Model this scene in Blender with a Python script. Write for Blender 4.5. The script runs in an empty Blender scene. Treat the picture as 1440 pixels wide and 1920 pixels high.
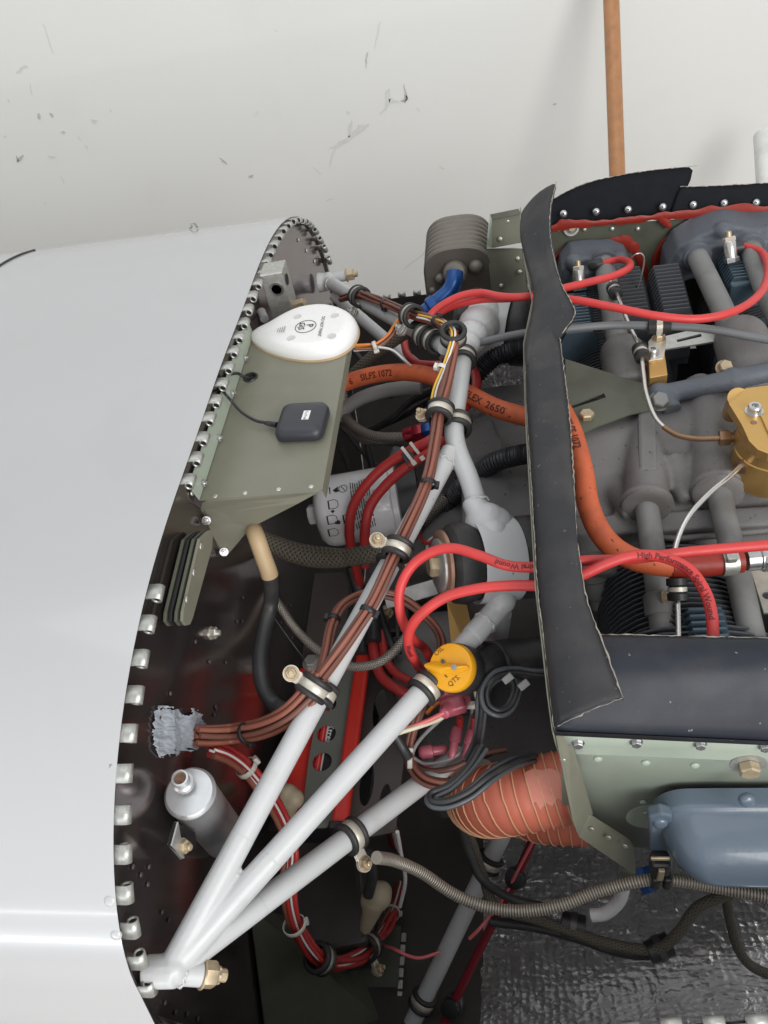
import bpy, bmesh, math, random
import numpy as np
from mathutils import Vector, Matrix
V = Vector
random.seed(7); rng = np.random.default_rng(7)
S = bpy.context.scene
COL = S.collection

# ---------------------------------------------------------------- camera
CAM = V((0.2846, -0.6259, 0.6361)); PIT, YAW, ROLL, FPX = 0.7853, -0.2463, -0.2394, 1500.0
FW = V((math.sin(YAW)*math.cos(PIT), math.cos(YAW)*math.cos(PIT), -math.sin(PIT)))
R0 = V((math.cos(YAW), -math.sin(YAW), 0)); U0 = R0.cross(FW)
RT = R0*math.cos(ROLL) + U0*math.sin(ROLL); UP = -R0*math.sin(ROLL) + U0*math.cos(ROLL)
cd = bpy.data.cameras.new('camera'); cam = bpy.data.objects.new('camera', cd); COL.objects.link(cam)
cd.sensor_fit = 'VERTICAL'; cd.sensor_height = 24; cd.lens = FPX/1920*24; cd.clip_start = 0.02; cd.clip_end = 100
cam.matrix_world = Matrix(((RT.x, UP.x, -FW.x, CAM.x), (RT.y, UP.y, -FW.y, CAM.y), (RT.z, UP.z, -FW.z, CAM.z), (0, 0, 0, 1)))
S.camera = cam

# ---------------------------------------------------------------- light: a pale hangar lit through its open doors
w = bpy.data.worlds.new('World'); S.world = w; w.use_nodes = True
w.node_tree.nodes['Background'].inputs[0].default_value = (0.93, 0.96, 1.0, 1)
w.node_tree.nodes['Background'].inputs[1].default_value = 0.56
def area(name, loc, target, sx, sy, power, color):
    l = bpy.data.lights.new(name, 'AREA'); l.shape = 'RECTANGLE'; l.size = sx; l.size_y = sy; l.energy = power; l.color = color
    o = bpy.data.objects.new(name, l); COL.objects.link(o); o.location = loc
    o.rotation_euler = (V(target) - V(loc)).to_track_quat('-Z', 'Y').to_euler(); return o
area('hangar_door_light', (1.9, -2.5, 1.8), (0.1, 0.1, 0.0), 1.8, 1.5, 58, (1.0, 0.985, 0.96))
area('open_door_light', (1.3, -3.3, 0.75), (0.2, -0.2, 0.0), 3.0, 1.5, 36, (1.0, 0.99, 0.97))
area('roof_light', (-0.2, 0.1, 3.0), (0, 0.3, 0), 3.0, 2.0, 14, (0.95, 0.98, 1.0))
area('door_gap_light', (-1.7, -3.2, -0.34), (-1.7, 0, -0.2), 3.0, 0.09, 18, (0.86, 0.94, 1.0))
area('skin_highlight_light', (-1.7, -3.2, 0.42), (-1.7, 0, 0.3), 3.0, 0.06, 5, (0.92, 0.96, 1.0))  # strip lamp added for the thin upper highlight on the skin
S.view_settings.view_transform = 'Standard'; S.view_settings.look = 'None'
S.view_settings.exposure = 0.24; S.view_settings.gamma = 1; S.view_settings.use_curve_mapping = False

# ---------------------------------------------------------------- placing: a line of sight cut with a plane of the place
def at(x, y, Z=None, X=None, Y=None, d=None):
    r = FW + RT*((x-720)/FPX) + UP*((960-y)/FPX)
    if d is None:
        if Z is not None: d = (Z-CAM.z)/r.z
        elif Y is not None: d = (Y-CAM.y)/r.y
        else: d = (X-CAM.x)/r.x
    return CAM + r*d
def ats(pts): return [at(*p) for p in pts]          # (x, y, Z) triples
def on_line(a, b, x, y):
    """point of the segment line a-b seen at x, y"""
    r = (at(x, y, d=1) - CAM).normalized(); u = (b-a); w0 = a-CAM
    A, B, C, D, E = u.dot(u), u.dot(r), 1.0, u.dot(w0), r.dot(w0)
    return a + u*((B*E-C*D)/(A*C-B*B))

# ---------------------------------------------------------------- object helpers
def link(o, parent=None):
    COL.objects.link(o)
    if parent is not None: o.parent = parent
    return o
def tag(o, label, cat, group=None):
    o['label'] = label; o['category'] = cat
    if group: o['group'] = group
    return o
def thing(name, label, cat, group=None, loc=(0, 0, 0)):
    o = bpy.data.objects.new(name, None); o.empty_display_size = 0.02; link(o)
    return tag(o, label, cat, group)
def mesh(verts, faces, m=None, smooth=True, uv=None):
    me = bpy.data.meshes.new('mesh'); me.from_pydata([tuple(v) for v in verts], [], faces)
    if smooth and len(me.polygons): me.polygons.foreach_set('use_smooth', [True]*len(me.polygons))
    if uv is not None:
        L = me.uv_layers.new(name='UVMap'); k = 0
        for f in uv:
            for c in f: L.data[k].uv = c; k += 1
    if m is not None: me.materials.append(m)
    me.update(); return me
def obj(name, me, parent=None, m=None):
    o = bpy.data.objects.new(name, me)
    if m is not None: me.materials.clear(); me.materials.append(m)
    return link(o, parent)
def autosmooth(o, deg=40):
    me = o.data; me.polygons.foreach_set('use_smooth', [True]*len(me.polygons))
    bm = bmesh.new(); bm.from_mesh(me); a = math.radians(deg)
    for e in bm.edges:
        if len(e.link_faces) == 2 and e.calc_face_angle(0) > a: e.smooth = False
    bm.to_mesh(me); bm.free(); return o
def merge(parts, m=None):
    """join (verts, faces) lists"""
    vs, fs = [], []
    for v, f in parts:
        k = len(vs); vs += list(v); fs += [[i+k for i in q] for q in f]
    return vs, fs

# ---------------------------------------------------------------- shapes as (verts, faces)
def spline(pts, n=8):
    P = [V(p) for p in pts]
    if len(P) < 3: return P
    Q = [P[0]*2-P[1]] + P + [P[-1]*2-P[-2]]; out = []
    for i in range(1, len(Q)-2):
        p0, p1, p2, p3 = Q[i-1:i+3]
        for k in range(n):
            t = k/n
            out.append(0.5*((2*p1)+(p2-p0)*t+(2*p0-5*p1+4*p2-p3)*t*t+(3*p1-p0-3*p2+p3)*t**3))
    out.append(P[-1]); return out
def plen(path):
    L = [0]
    for a, b in zip(path, path[1:]): L.append(L[-1]+(b-a).length)
    return L
def frames(path):
    n = len(path); T = []
    for i in range(n):
        t = path[min(i+1, n-1)]-path[max(i-1, 0)]; T.append(t.normalized() if t.length > 1e-9 else V((1, 0, 0)))
    up = V((0, 0, 1)) if abs(T[0].z) < 0.9 else V((1, 0, 0))
    N = [(up - T[0]*up.dot(T[0])).normalized()]
    for i in range(1, n):
        q = N[-1]-T[i]*N[-1].dot(T[i]); N.append(q.normalized())
    return T, N, [T[i].cross(N[i]) for i in range(n)]
def resample(path, step):
    L = plen(path); n = max(2, int(L[-1]/step)+1); out = []; j = 0
    for k in range(n+1):
        s = L[-1]*k/n
        while j < len(L)-2 and L[j+1] < s: j += 1
        a = (s-L[j])/max(1e-9, L[j+1]-L[j]); out.append(path[j].lerp(path[j+1], a))
    return out
def tube_vf(path, r, seg=12, cap=True, flat=1.0):
    T, N, B = frames(path); L = plen(path); vs, fs, uv = [], [], []
    for i, p in enumerate(path):
        rr = r(L[i], L[-1]) if callable(r) else r
        for k in range(seg):
            a = 2*math.pi*k/seg; vs.append(p + N[i]*(math.cos(a)*rr*flat) + B[i]*(math.sin(a)*rr))
    for i in range(len(path)-1):
        for k in range(seg):
            k2 = (k+1) % seg
            fs.append([i*seg+k, i*seg+k2, (i+1)*seg+k2, (i+1)*seg+k])
            uv.append([(L[i], k/seg), (L[i], (k+1)/seg), (L[i+1], (k+1)/seg), (L[i+1], k/seg)])
    if cap:
        fs.append(list(range(seg))[::-1]); uv.append([(0, 0)]*seg)
        b = (len(path)-1)*seg; fs.append([b+k for k in range(seg)]); uv.append([(L[-1], 0)]*seg)
    return vs, fs, uv
def tube(name, path, r, m, parent=None, seg=12, cap=True, flat=1.0):
    vs, fs, uv = tube_vf(path, r, seg, cap, flat); o = obj(name, mesh(vs, fs, m, True, uv), parent)
    if cap: autosmooth(o, 50)
    return o
def hose(name, pts, r, m, parent=None, n=8, seg=12):
    return tube(name, spline(ats(pts), n), r, m, parent, seg)
def lathe_vf(prof, c, axis, seg=24, ref=None):
    """prof: (radius, height) list along axis from point c"""
    ax = V(axis).normalized(); ref = V(ref) if ref else (V((0, 0, 1)) if abs(ax.z) < 0.9 else V((1, 0, 0)))
    n = (ref-ax*ref.dot(ax)).normalized(); b = ax.cross(n); c = V(c); vs, fs = [], []
    for r, h in prof:
        for k in range(seg):
            a = 2*math.pi*k/seg; vs.append(c+ax*h+n*(r*math.cos(a))+b*(r*math.sin(a)))
    for i in range(len(prof)-1):
        for k in range(seg):
            k2 = (k+1) % seg; fs.append([i*seg+k, i*seg+k2, (i+1)*seg+k2, (i+1)*seg+k])
    if prof[0][0] > 1e-6: fs.append([k for k in range(seg)][::-1])
    if prof[-1][0] > 1e-6: fs.append([(len(prof)-1)*seg+k for k in range(seg)])
    return vs, fs
def lathe(name, prof, c, axis, m, parent=None, seg=24, ref=None, deg=35):
    return autosmooth(obj(name, mesh(*lathe_vf(prof, c, axis, seg, ref), m), parent), deg)
def ring_vf(c, axis, r0, r1, w, seg=24):
    """closed band: inner r0, outer r1, width w along axis, softly rounded"""
    e = min((r1-r0), w)*0.3
    prof = [(r0, -w/2), (r1-e, -w/2), (r1, -w/2+e), (r1, w/2-e), (r1-e, w/2), (r0, w/2), (r0, -w/2)]
    ax = V(axis).normalized(); vs, fs = lathe_vf(prof, c, ax, seg)
    return vs, fs[:(len(prof)-1)*seg]
def box_vf(c, ax, ay, az, dx, dy, dz):
    c = V(c); X, Y, Z = V(ax).normalized()*dx/2, V(ay).normalized()*dy/2, V(az).normalized()*dz/2
    vs = [c+X*i+Y*j+Z*k for i in (-1, 1) for j in (-1, 1) for k in (-1, 1)]
    return vs, [[0, 1, 3, 2], [4, 6, 7, 5], [0, 4, 5, 1], [2, 3, 7, 6], [0, 2, 6, 4], [1, 5, 7, 3]]
def bevel(o, w, seg=2, ang=30):
    b = o.modifiers.new('bevel', 'BEVEL'); b.width = w; b.segments = seg; b.limit_method = 'ANGLE'; b.angle_limit = math.radians(ang)
    b.harden_normals = False; return o
def subsurf(o, n=2):
    s = o.modifiers.new('subsurf', 'SUBSURF'); s.levels = n; s.render_levels = n; return o
def solidify(o, t, off=-1):
    s = o.modifiers.new('solidify', 'SOLIDIFY'); s.thickness = t; s.offset = off; return o
def box(name, c, ax, ay, az, dx, dy, dz, m, parent=None, bev=0.001):
    o = obj(name, mesh(*box_vf(c, ax, ay, az, dx, dy, dz), m, False), parent)
    return bevel(o, bev) if bev else o
def plate(name, pts, t, m, parent=None, bev=0.0004, nrm=None):
    """flat polygon through 3-D points with thickness t (behind the face seen by nrm or the camera)"""
    pts = [V(p) for p in pts]; c = sum(pts, V())/len(pts); n = V()
    for a, b in zip(pts, pts[1:]+pts[:1]): n += (a-c).cross(b-c)
    n.normalize(); ref = V(nrm) if nrm is not None else CAM-c
    if n.dot(ref) < 0: pts = pts[::-1]; n = -n
    k = len(pts); vs = pts+[p-n*t for p in pts]
    fs = [list(range(k)), list(range(k, 2*k))[::-1]]+[[i, i+k, (i+1) % k+k, (i+1) % k] for i in range(k)]
    o = obj(name, mesh(vs, fs, m, False), parent)
    return bevel(o, bev, 2) if bev else o
def loft(name, rows, m, parent=None, t=0, off=-1, close=False, sub=0, deg=60):
    k = len(rows[0]); vs = [p for r in rows for p in r]; fs, uv = [], []
    for i in range(len(rows)-1):
        for j in range(k if close else k-1):
            j2 = (j+1) % k
            fs.append([i*k+j, i*k+j2, (i+1)*k+j2, (i+1)*k+j]); a, b, c, d = i/(len(rows)-1), (i+1)/(len(rows)-1), j/(k-1), (j+1)/(k-1)
            uv.append([(c, a), (d, a), (d, b), (c, b)])
    o = obj(name, mesh(vs, fs, m, True, uv), parent)
    if sub: subsurf(o, sub)
    if t: solidify(o, t, off)
    return o
def cyl(name, a, b, r, m, parent=None, seg=20, r2=None, bev=0.0):
    a, b = V(a), V(b); h = (b-a).length; r2 = r if r2 is None else r2; e = bev
    prof = [(r-e, 0), (r, e), (r2, h-e), (r2-e, h)] if e else [(r, 0), (r2, h)]
    return lathe(name, prof, a, b-a, m, parent, seg)
def hexbolt(name, c, axis, r, h, m, parent=None, washer=None, shank=0.0, sock=False):
    ax = V(axis).normalized(); parts = []
    prof = [(r*0.99, 0), (r, h*0.1), (r, h*0.8), (r*0.86, h)]
    if sock: prof += [(r*0.5, h), (r*0.45, h*0.5)]
    parts.append(lathe_vf(prof, c, ax, 20 if sock else 6))
    if washer: parts.append(lathe_vf([(washer, -0.0012), (washer, 0.0)], c, ax, 20))
    if shank: parts.append(lathe_vf([(r*0.5, h), (r*0.5, h+shank), (r*0.35, h+shank*1.15)], c, ax, 10))
    return autosmooth(obj(name, mesh(*merge(parts), m), parent), 30)
_riv = {}
def rivet(c, n, r, m, parent, name='rivet', dome=0.45):
    key = (round(r, 5), m.name, dome)
    if key not in _riv:
        prof = [(r, -r*0.2), (r, 0), (r*0.92, r*dome*0.45), (r*0.65, r*dome*0.85), (r*0.3, r*dome), (r*0.001, r*dome)]
        _riv[key] = mesh(*lathe_vf(prof, (0, 0, 0), (0, 0, 1), 12), m)
    o = obj(name, _riv[key], parent)
    o.matrix_local = Matrix.Translation(V(c)) @ V(n).normalized().to_track_quat('Z', 'Y').to_matrix().to_4x4(); return o
def cast(name, parts, m, parent=None, vox=0.0025, it=6):
    """several solids fused into one cast-metal body"""
    o = obj(name, mesh(*merge(parts), m), parent)
    r = o.modifiers.new('remesh', 'REMESH'); r.mode = 'VOXEL'; r.voxel_size = vox; r.use_smooth_shade = True
    s = o.modifiers.new('smooth', 'SMOOTH'); s.iterations = it; s.factor = 0.5; return o
_cv = {}
def text2d(s, size, bold=0.0):
    """(verts2d, faces) of a line of lettering, starting at 0,0"""
    key = (s, bold)
    if key not in _cv:
        c = bpy.data.curves.new('lettering', 'FONT'); c.body = s; c.size = 1; c.offset = bold; c.resolution_u = 2
        o = bpy.data.objects.new('lettering', c); COL.objects.link(o)
        me = bpy.data.meshes.new_from_object(o.evaluated_get(bpy.context.evaluated_depsgraph_get()))
        bm = bmesh.new(); bm.from_mesh(me); bmesh.ops.triangulate(bm, faces=bm.faces[:])
        for lim in (0.45, 0.24, 0.24):
            es = [e for e in bm.edges if e.calc_length() > lim]
            if es: bmesh.ops.subdivide_edges(bm, edges=es, cuts=1); bmesh.ops.triangulate(bm, faces=[f for f in bm.faces if len(f.verts) > 3])
        bm.to_mesh(me); bm.free()
        _cv[key] = ([tuple(v.co) for v in me.vertices], [list(p.vertices) for p in me.polygons])
        bpy.data.objects.remove(o); bpy.data.curves.remove(c); bpy.data.meshes.remove(me)
    v, f = _cv[key]; return [(a*size, b*size) for a, b, _ in v], f
def text_flat(name, s, size, org, xd, yd, m, parent, bold=0.0, lift=0.0003):
    xd, yd = V(xd).normalized(), V(yd).normalized(); n = xd.cross(yd); v, f = text2d(s, size, bold)
    return obj(name, mesh([V(org)+xd*a+yd*b+n*lift for a, b in v], f, m, False), parent)
def text_wrap(name, s, size, path, r, s0, m, parent, bold=0.0, flip=False, side=None, off=0.0, lift=0.0003):
    """lettering laid along a hose, on the side that faces direction `side`"""
    T, N, B = frames(path); L = plen(path); v, f = text2d(s, size, bold); out = []
    for a, b in v:
        u = s0 + (-a if flip else a); j = max(0, min(len(L)-2, int(np.searchsorted(L, u))-1)); t = (u-L[j])/max(1e-9, L[j+1]-L[j])
        p = path[j].lerp(path[j+1], t); tt = T[j].lerp(T[j+1], t).normalized()
        sd = (CAM-p) if side is None else V(side); n = (sd-tt*sd.dot(tt)).normalized(); bb = n.cross(tt)
        if flip: bb = -bb
        ang = (b-size*0.35)/r + off
        out.append(p + n*(math.cos(ang)*(r+lift)) + bb*(math.sin(ang)*(r+lift)))
    return obj(name, mesh(out, f, m, False), parent)
def plate2d(name, outer, holes, org, xd, yd, t, m, parent=None):
    """sheet with holes: 2-D outlines in metres laid at org along xd, yd"""
    c = bpy.data.curves.new('outline', 'CURVE'); c.dimensions = '2D'; c.fill_mode = 'BOTH'; c.extrude = t/2
    for ring in [outer]+holes:
        s = c.splines.new('POLY'); s.points.add(len(ring)-1); s.use_cyclic_u = True
        for q, (a, b) in zip(s.points, ring): q.co = (a, b, 0, 1)
    o = bpy.data.objects.new('outline', c); COL.objects.link(o)
    me = bpy.data.meshes.new_from_object(o.evaluated_get(bpy.context.evaluated_depsgraph_get()))
    bpy.data.objects.remove(o); bpy.data.curves.remove(c)
    xd, yd = V(xd).normalized(), V(yd).normalized(); yd = (yd-xd*yd.dot(xd)).normalized(); n = xd.cross(yd)
    for v in me.vertices: v.co = V(org)+xd*v.co.x+yd*v.co.y+n*v.co.z
    o = obj(name, me, parent, m); me.polygons.foreach_set('use_smooth', [False]*len(me.polygons)); return o
def circ(cx, cy, r, n=20, ry=None): return [(cx+r*math.cos(2*math.pi*k/n), cy+(ry or r)*math.sin(2*math.pi*k/n)) for k in range(n)]

# ---------------------------------------------------------------- materials
def M(name, col, rough=0.5, metal=0.0, var=0.10, vs=35.0, bump=0.0, bs=400.0, coat=0.0, dirt=None, dirt_amt=0.5, ds=18.0, rv=0.12, braid=None, spec=0.5, coords='Object', dlo=0.5, specks=None, spk=0.74, spks=110.0):
    m = bpy.data.materials.new(name); m.use_nodes = True; nt = m.node_tree; N, Lk = nt.nodes, nt.links
    b = N['Principled BSDF']; b.inputs['Metallic'].default_value = metal; b.inputs['Coat Weight'].default_value = coat
    b.inputs['Coat Roughness'].default_value = 0.08; b.inputs['Specular IOR Level'].default_value = spec
    tc = N.new('ShaderNodeTexCoord')
    def noise(sc, det=4.0):
        n = N.new('ShaderNodeTexNoise'); n.inputs['Scale'].default_value = sc; n.inputs['Detail'].default_value = det
        Lk.new(tc.outputs[coords], n.inputs['Vector']); return n
    n1 = noise(vs); mx = N.new('ShaderNodeMix'); mx.data_type = 'RGBA'
    mx.inputs[6].default_value = (*[c*(1-var) for c in col], 1); mx.inputs[7].default_value = (*[min(1, c*(1+var)) for c in col], 1)
    Lk.new(n1.outputs['Fac'], mx.inputs[0]); out = mx.outputs[2]
    if dirt:
        n2 = noise(ds, 8.0); rp = N.new('ShaderNodeValToRGB'); rp.color_ramp.elements[0].position = dlo; rp.color_ramp.elements[1].position = dlo+0.2
        rp.color_ramp.elements[1].color = (dirt_amt,)*3+(1,); Lk.new(n2.outputs['Fac'], rp.inputs[0])
        m2 = N.new('ShaderNodeMix'); m2.data_type = 'RGBA'; m2.inputs[7].default_value = (*dirt, 1)
        Lk.new(rp.outputs[0], m2.inputs[0]); Lk.new(out, m2.inputs[6]); out = m2.outputs[2]
    if specks:
        n4 = noise(spks, 2.0); rp = N.new('ShaderNodeValToRGB'); rp.color_ramp.elements[0].position = spk; rp.color_ramp.elements[1].position = spk+0.03; Lk.new(n4.outputs['Fac'], rp.inputs[0])
        m5 = N.new('ShaderNodeMix'); m5.data_type = 'RGBA'; m5.inputs[7].default_value = (*specks, 1); Lk.new(rp.outputs[0], m5.inputs[0]); Lk.new(out, m5.inputs[6]); out = m5.outputs[2]
    h = None
    if braid:
        f, k, dark = braid; uvn = N.new('ShaderNodeUVMap'); sp = N.new('ShaderNodeSeparateXYZ'); Lk.new(uvn.outputs[0], sp.inputs[0])
        def wave(sgn):
            a = N.new('ShaderNodeMath'); a.operation = 'MULTIPLY'; a.inputs[1].default_value = f*6.2832; Lk.new(sp.outputs[0], a.inputs[0])
            c = N.new('ShaderNodeMath'); c.operation = 'MULTIPLY_ADD'; c.inputs[1].default_value = sgn*k*6.2832; Lk.new(sp.outputs[1], c.inputs[0]); Lk.new(a.outputs[0], c.inputs[2])
            s = N.new('ShaderNodeMath'); s.operation = 'SINE'; Lk.new(c.outputs[0], s.inputs[0]); return s
        mxx = N.new('ShaderNodeMath'); mxx.operation = 'MAXIMUM'; Lk.new(wave(1).outputs[0], mxx.inputs[0])
        w2 = wave(-1 if k else 1); Lk.new(w2.outputs[0], mxx.inputs[1]); h = mxx.outputs[0]
        mr = N.new('ShaderNodeMapRange'); mr.inputs['From Min'].default_value = -0.6; mr.inputs['From Max'].default_value = 0.8
        mr.inputs['To Min'].default_value = dark; Lk.new(h, mr.inputs['Value'])
        m3 = N.new('ShaderNodeMix'); m3.data_type = 'RGBA'; m3.blend_type = 'MULTIPLY'; m3.inputs[0].default_value = 1
        Lk.new(out, m3.inputs[6]); Lk.new(mr.outputs[0], m3.inputs[7]); out = m3.outputs[2]
    Lk.new(out, b.inputs['Base Color'])
    mr = N.new('ShaderNodeMapRange'); mr.inputs['To Min'].default_value = max(0.02, rough-rv); mr.inputs['To Max'].default_value = min(1, rough+rv)
    n3 = noise(vs*2.3, 6.0); Lk.new(n3.outputs['Fac'], mr.inputs['Value']); Lk.new(mr.outputs[0], b.inputs['Roughness'])
    if bump or braid:
        bp = N.new('ShaderNodeBump'); bp.inputs['Strength'].default_value = bump if bump else 0.5; bp.inputs['Distance'].default_value = 0.001
        if braid: Lk.new(h, bp.inputs['Height'])
        else: Lk.new(noise(bs, 5.0).outputs['Fac'], bp.inputs['Height'])
        Lk.new(bp.outputs[0], b.inputs['Normal'])
    return m
m_skin = M('white_gloss_paint', (0.475, 0.474, 0.478), 0.20, var=0.02, vs=2.5, coat=0.5, rv=0.05, bump=0.08, bs=5, dirt=(0.44, 0.435, 0.435), dirt_amt=0.4, ds=9, dlo=0.55)
m_wall = M('painted_wall', (0.765, 0.768, 0.738), 0.75, var=0.035, vs=2.2, bump=0.25, bs=240, dirt=(0.66, 0.66, 0.64), dirt_amt=0.25, ds=6, dlo=0.62)
m_scuff = M('grey_scuff', (0.50, 0.50, 0.49), 0.8, var=0.25, vs=120)
m_scuff2 = M('pale_scuff', (0.66, 0.665, 0.65), 0.8, var=0.12, vs=90)
m_scuffd = M('dark_scuff', (0.2, 0.2, 0.2), 0.8, var=0.3, vs=90)
m_floor = M('hangar_floor', (0.42, 0.37, 0.33), 0.5, vs=3)
m_wood = M('broom_wood', (0.40, 0.185, 0.075), 0.4, var=0.3, vs=60, coat=0.2)
m_pvc = M('white_plastic_pipe', (0.72, 0.73, 0.70), 0.45, dirt=(0.45, 0.42, 0.33), dirt_amt=0.35, ds=30)
m_inox = M('polished_stainless', (0.25, 0.212, 0.205), 0.17, 0.92, var=0.12, vs=14, rv=0.06, dirt=(0.15, 0.12, 0.115), dirt_amt=0.35, ds=9, bump=0.03, bs=30)
m_flange = M('dark_flange', (0.10, 0.09, 0.088), 0.4, 0.6)
m_alu = M('aluminium', (0.45, 0.45, 0.42), 0.42, 0.7, var=0.30, vs=260, bump=0.25, bs=500)
m_aluw = M('worn_aluminium', (0.52, 0.52, 0.50), 0.45, 0.75, var=0.25, vs=120, bump=0.2, bs=300, dirt=(0.2, 0.2, 0.19), dirt_amt=0.4)
m_mount = M('mount_powder_coat', (0.515, 0.52, 0.522), 0.38, var=0.04, vs=30, coat=0.12, dirt=(0.36, 0.34, 0.31), dirt_amt=0.55, ds=24, dlo=0.57, bump=0.05, bs=500, specks=(0.10, 0.09, 0.085))
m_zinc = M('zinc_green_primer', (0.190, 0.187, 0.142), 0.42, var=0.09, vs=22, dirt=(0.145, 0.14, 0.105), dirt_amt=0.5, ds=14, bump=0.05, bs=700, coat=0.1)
m_zincl = M('lit_green_primer', (0.345, 0.39, 0.32), 0.40, var=0.07, vs=22, dirt=(0.27, 0.305, 0.25), dirt_amt=0.5, ds=14, bump=0.05, bs=700, coat=0.1)  # zinc primer lightened: brightness of lit faces put into the colour
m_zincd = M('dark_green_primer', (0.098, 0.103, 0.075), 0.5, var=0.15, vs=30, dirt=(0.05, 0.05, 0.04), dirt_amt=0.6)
m_cad = M('cadmium_bolt', (0.50, 0.40, 0.27), 0.42, 0.55, var=0.25, vs=150, dirt=(0.22, 0.15, 0.08), dirt_amt=0.5, ds=90)
m_steel = M('steel_bolt', (0.55, 0.55, 0.55), 0.3, 0.9, var=0.2, vs=150)
m_rivet = M('rivet_metal', (0.58, 0.56, 0.50), 0.35, 0.7, var=0.15, vs=200)
m_tab = M('clamp_steel', (0.64, 0.60, 0.52), 0.42, 0.45, var=0.15, vs=120, dirt=(0.4, 0.3, 0.2), dirt_amt=0.4, ds=60)
m_rub = M('black_cushion_rubber', (0.022, 0.021, 0.021), 0.55, var=0.3, vs=80, dirt=(0.055, 0.05, 0.046), dirt_amt=0.6, ds=60)
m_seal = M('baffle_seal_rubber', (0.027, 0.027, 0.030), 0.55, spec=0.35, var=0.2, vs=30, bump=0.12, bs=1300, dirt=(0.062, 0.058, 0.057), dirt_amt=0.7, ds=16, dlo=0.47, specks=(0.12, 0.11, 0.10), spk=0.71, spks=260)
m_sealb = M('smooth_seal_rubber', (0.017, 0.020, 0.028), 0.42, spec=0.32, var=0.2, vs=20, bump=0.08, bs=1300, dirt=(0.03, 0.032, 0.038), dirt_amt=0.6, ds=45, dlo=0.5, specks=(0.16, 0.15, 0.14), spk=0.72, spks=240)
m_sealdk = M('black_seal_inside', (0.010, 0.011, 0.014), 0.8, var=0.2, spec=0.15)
m_edge = M('frayed_fabric_edge', (0.30, 0.27, 0.23), 0.9, var=0.5, vs=300)
m_case = M('engine_grey_casting', (0.165, 0.157, 0.153), 0.60, var=0.20, vs=25, bump=0.55, bs=650, specks=(0.07, 0.065, 0.06), spk=0.70, spks=160, dirt=(0.115, 0.108, 0.10), dirt_amt=0.6, ds=16)
m_caseb = M('blue_grey_casting', (0.098, 0.110, 0.130), 0.55, var=0.18, vs=25, bump=0.5, bs=600, dirt=(0.07, 0.075, 0.085), dirt_amt=0.5, ds=20)
m_fin = M('dark_fin_casting', (0.058, 0.062, 0.070), 0.6, var=0.2, vs=60, bump=0.2)
m_finb = M('blue_fin_casting', (0.075, 0.115, 0.145), 0.5, var=0.15, vs=60, bump=0.15)
m_tubeg = M('pushrod_tube_grey', (0.20, 0.20, 0.195), 0.55, var=0.12, vs=40, dirt=(0.10, 0.095, 0.085), dirt_amt=0.6, ds=30)
m_valve = M('blue_grey_enamel', (0.115, 0.150, 0.195), 0.30, var=0.05, vs=20, coat=0.4, bump=0.10, bs=260, rv=0.06)
m_gold = M('gold_anodised', (0.60, 0.37, 0.13), 0.36, 0.75, var=0.06, vs=40)
m_red = M('red_silicone_lead', (0.60, 0.048, 0.046), 0.46, var=0.10, vs=60, dirt=(0.46, 0.05, 0.045), dirt_amt=0.6, ds=40, bump=0.12, bs=900)
m_redd = M('dark_red_cable', (0.46, 0.035, 0.033), 0.45, var=0.10, vs=40)
m_org = M('orange_firesleeve', (0.60, 0.125, 0.045), 0.6, var=0.14, vs=70, dirt=(0.36, 0.075, 0.035), dirt_amt=0.75, ds=38, bump=0.3, bs=900, specks=(0.16, 0.04, 0.02), spk=0.70, spks=190)
m_scat = M('orange_duct_silicone', (0.60, 0.165, 0.105), 0.42, var=0.08, vs=50, dirt=(0.50, 0.125, 0.075), dirt_amt=0.6, ds=18)
m_scatw = M('duct_wire_ridge', (0.66, 0.36, 0.20), 0.6, var=0.1)
m_brown = M('brown_wire', (0.250, 0.086, 0.056), 0.45, var=0.10, vs=60)
m_brownd = M('dark_brown_wire', (0.155, 0.062, 0.045), 0.5, var=0.12, vs=60)
m_white = M('white_wire', (0.72, 0.71, 0.68), 0.4, var=0.05)
m_yel = M('yellow_wire', (0.75, 0.42, 0.03), 0.4, var=0.05)
m_orw = M('orange_wire', (0.70, 0.20, 0.04), 0.4, var=0.05)
m_cream = M('cream_wire', (0.70, 0.63, 0.47), 0.45, var=0.08)
m_pink = M('pink_terminal', (0.50, 0.12, 0.16), 0.32, var=0.15, vs=80, coat=0.2)
m_pinkl = M('pink_wire', (0.75, 0.16, 0.17), 0.4)
m_blk = M('black_plastic', (0.018, 0.018, 0.020), 0.42, var=0.2, vs=60)
m_blkc = M('black_cable', (0.028, 0.028, 0.030), 0.45, var=0.25, vs=60, dirt=(0.06, 0.055, 0.05), dirt_amt=0.5, ds=50)
m_gryc = M('slate_grey_cable', (0.07, 0.075, 0.082), 0.35, var=0.15, vs=60)
m_gryh = M('light_grey_hose', (0.27, 0.265, 0.26), 0.5, var=0.1, vs=60)
m_corr = M('black_corrugated', (0.026, 0.027, 0.032), 0.40, var=0.2, vs=40)
m_sleeve = M('braided_sleeve', (0.115, 0.100, 0.075), 0.6, var=0.12, vs=60, braid=(160, 10, 0.45))
m_braid = M('steel_braid', (0.50, 0.46, 0.40), 0.4, 0.7, var=0.12, vs=60, braid=(330, 8, 0.35))
m_braidd = M('dark_steel_braid', (0.27, 0.24, 0.21), 0.42, 0.6, var=0.12, vs=60, braid=(300, 8, 0.4))
m_coil = M('spiral_steel_hose', (0.56, 0.50, 0.42), 0.42, 0.5, var=0.12, vs=60, braid=(400, 0, 0.35))
m_sst = M('stainless_line', (0.66, 0.64, 0.61), 0.25, 0.85, var=0.1, vs=100)
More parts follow.
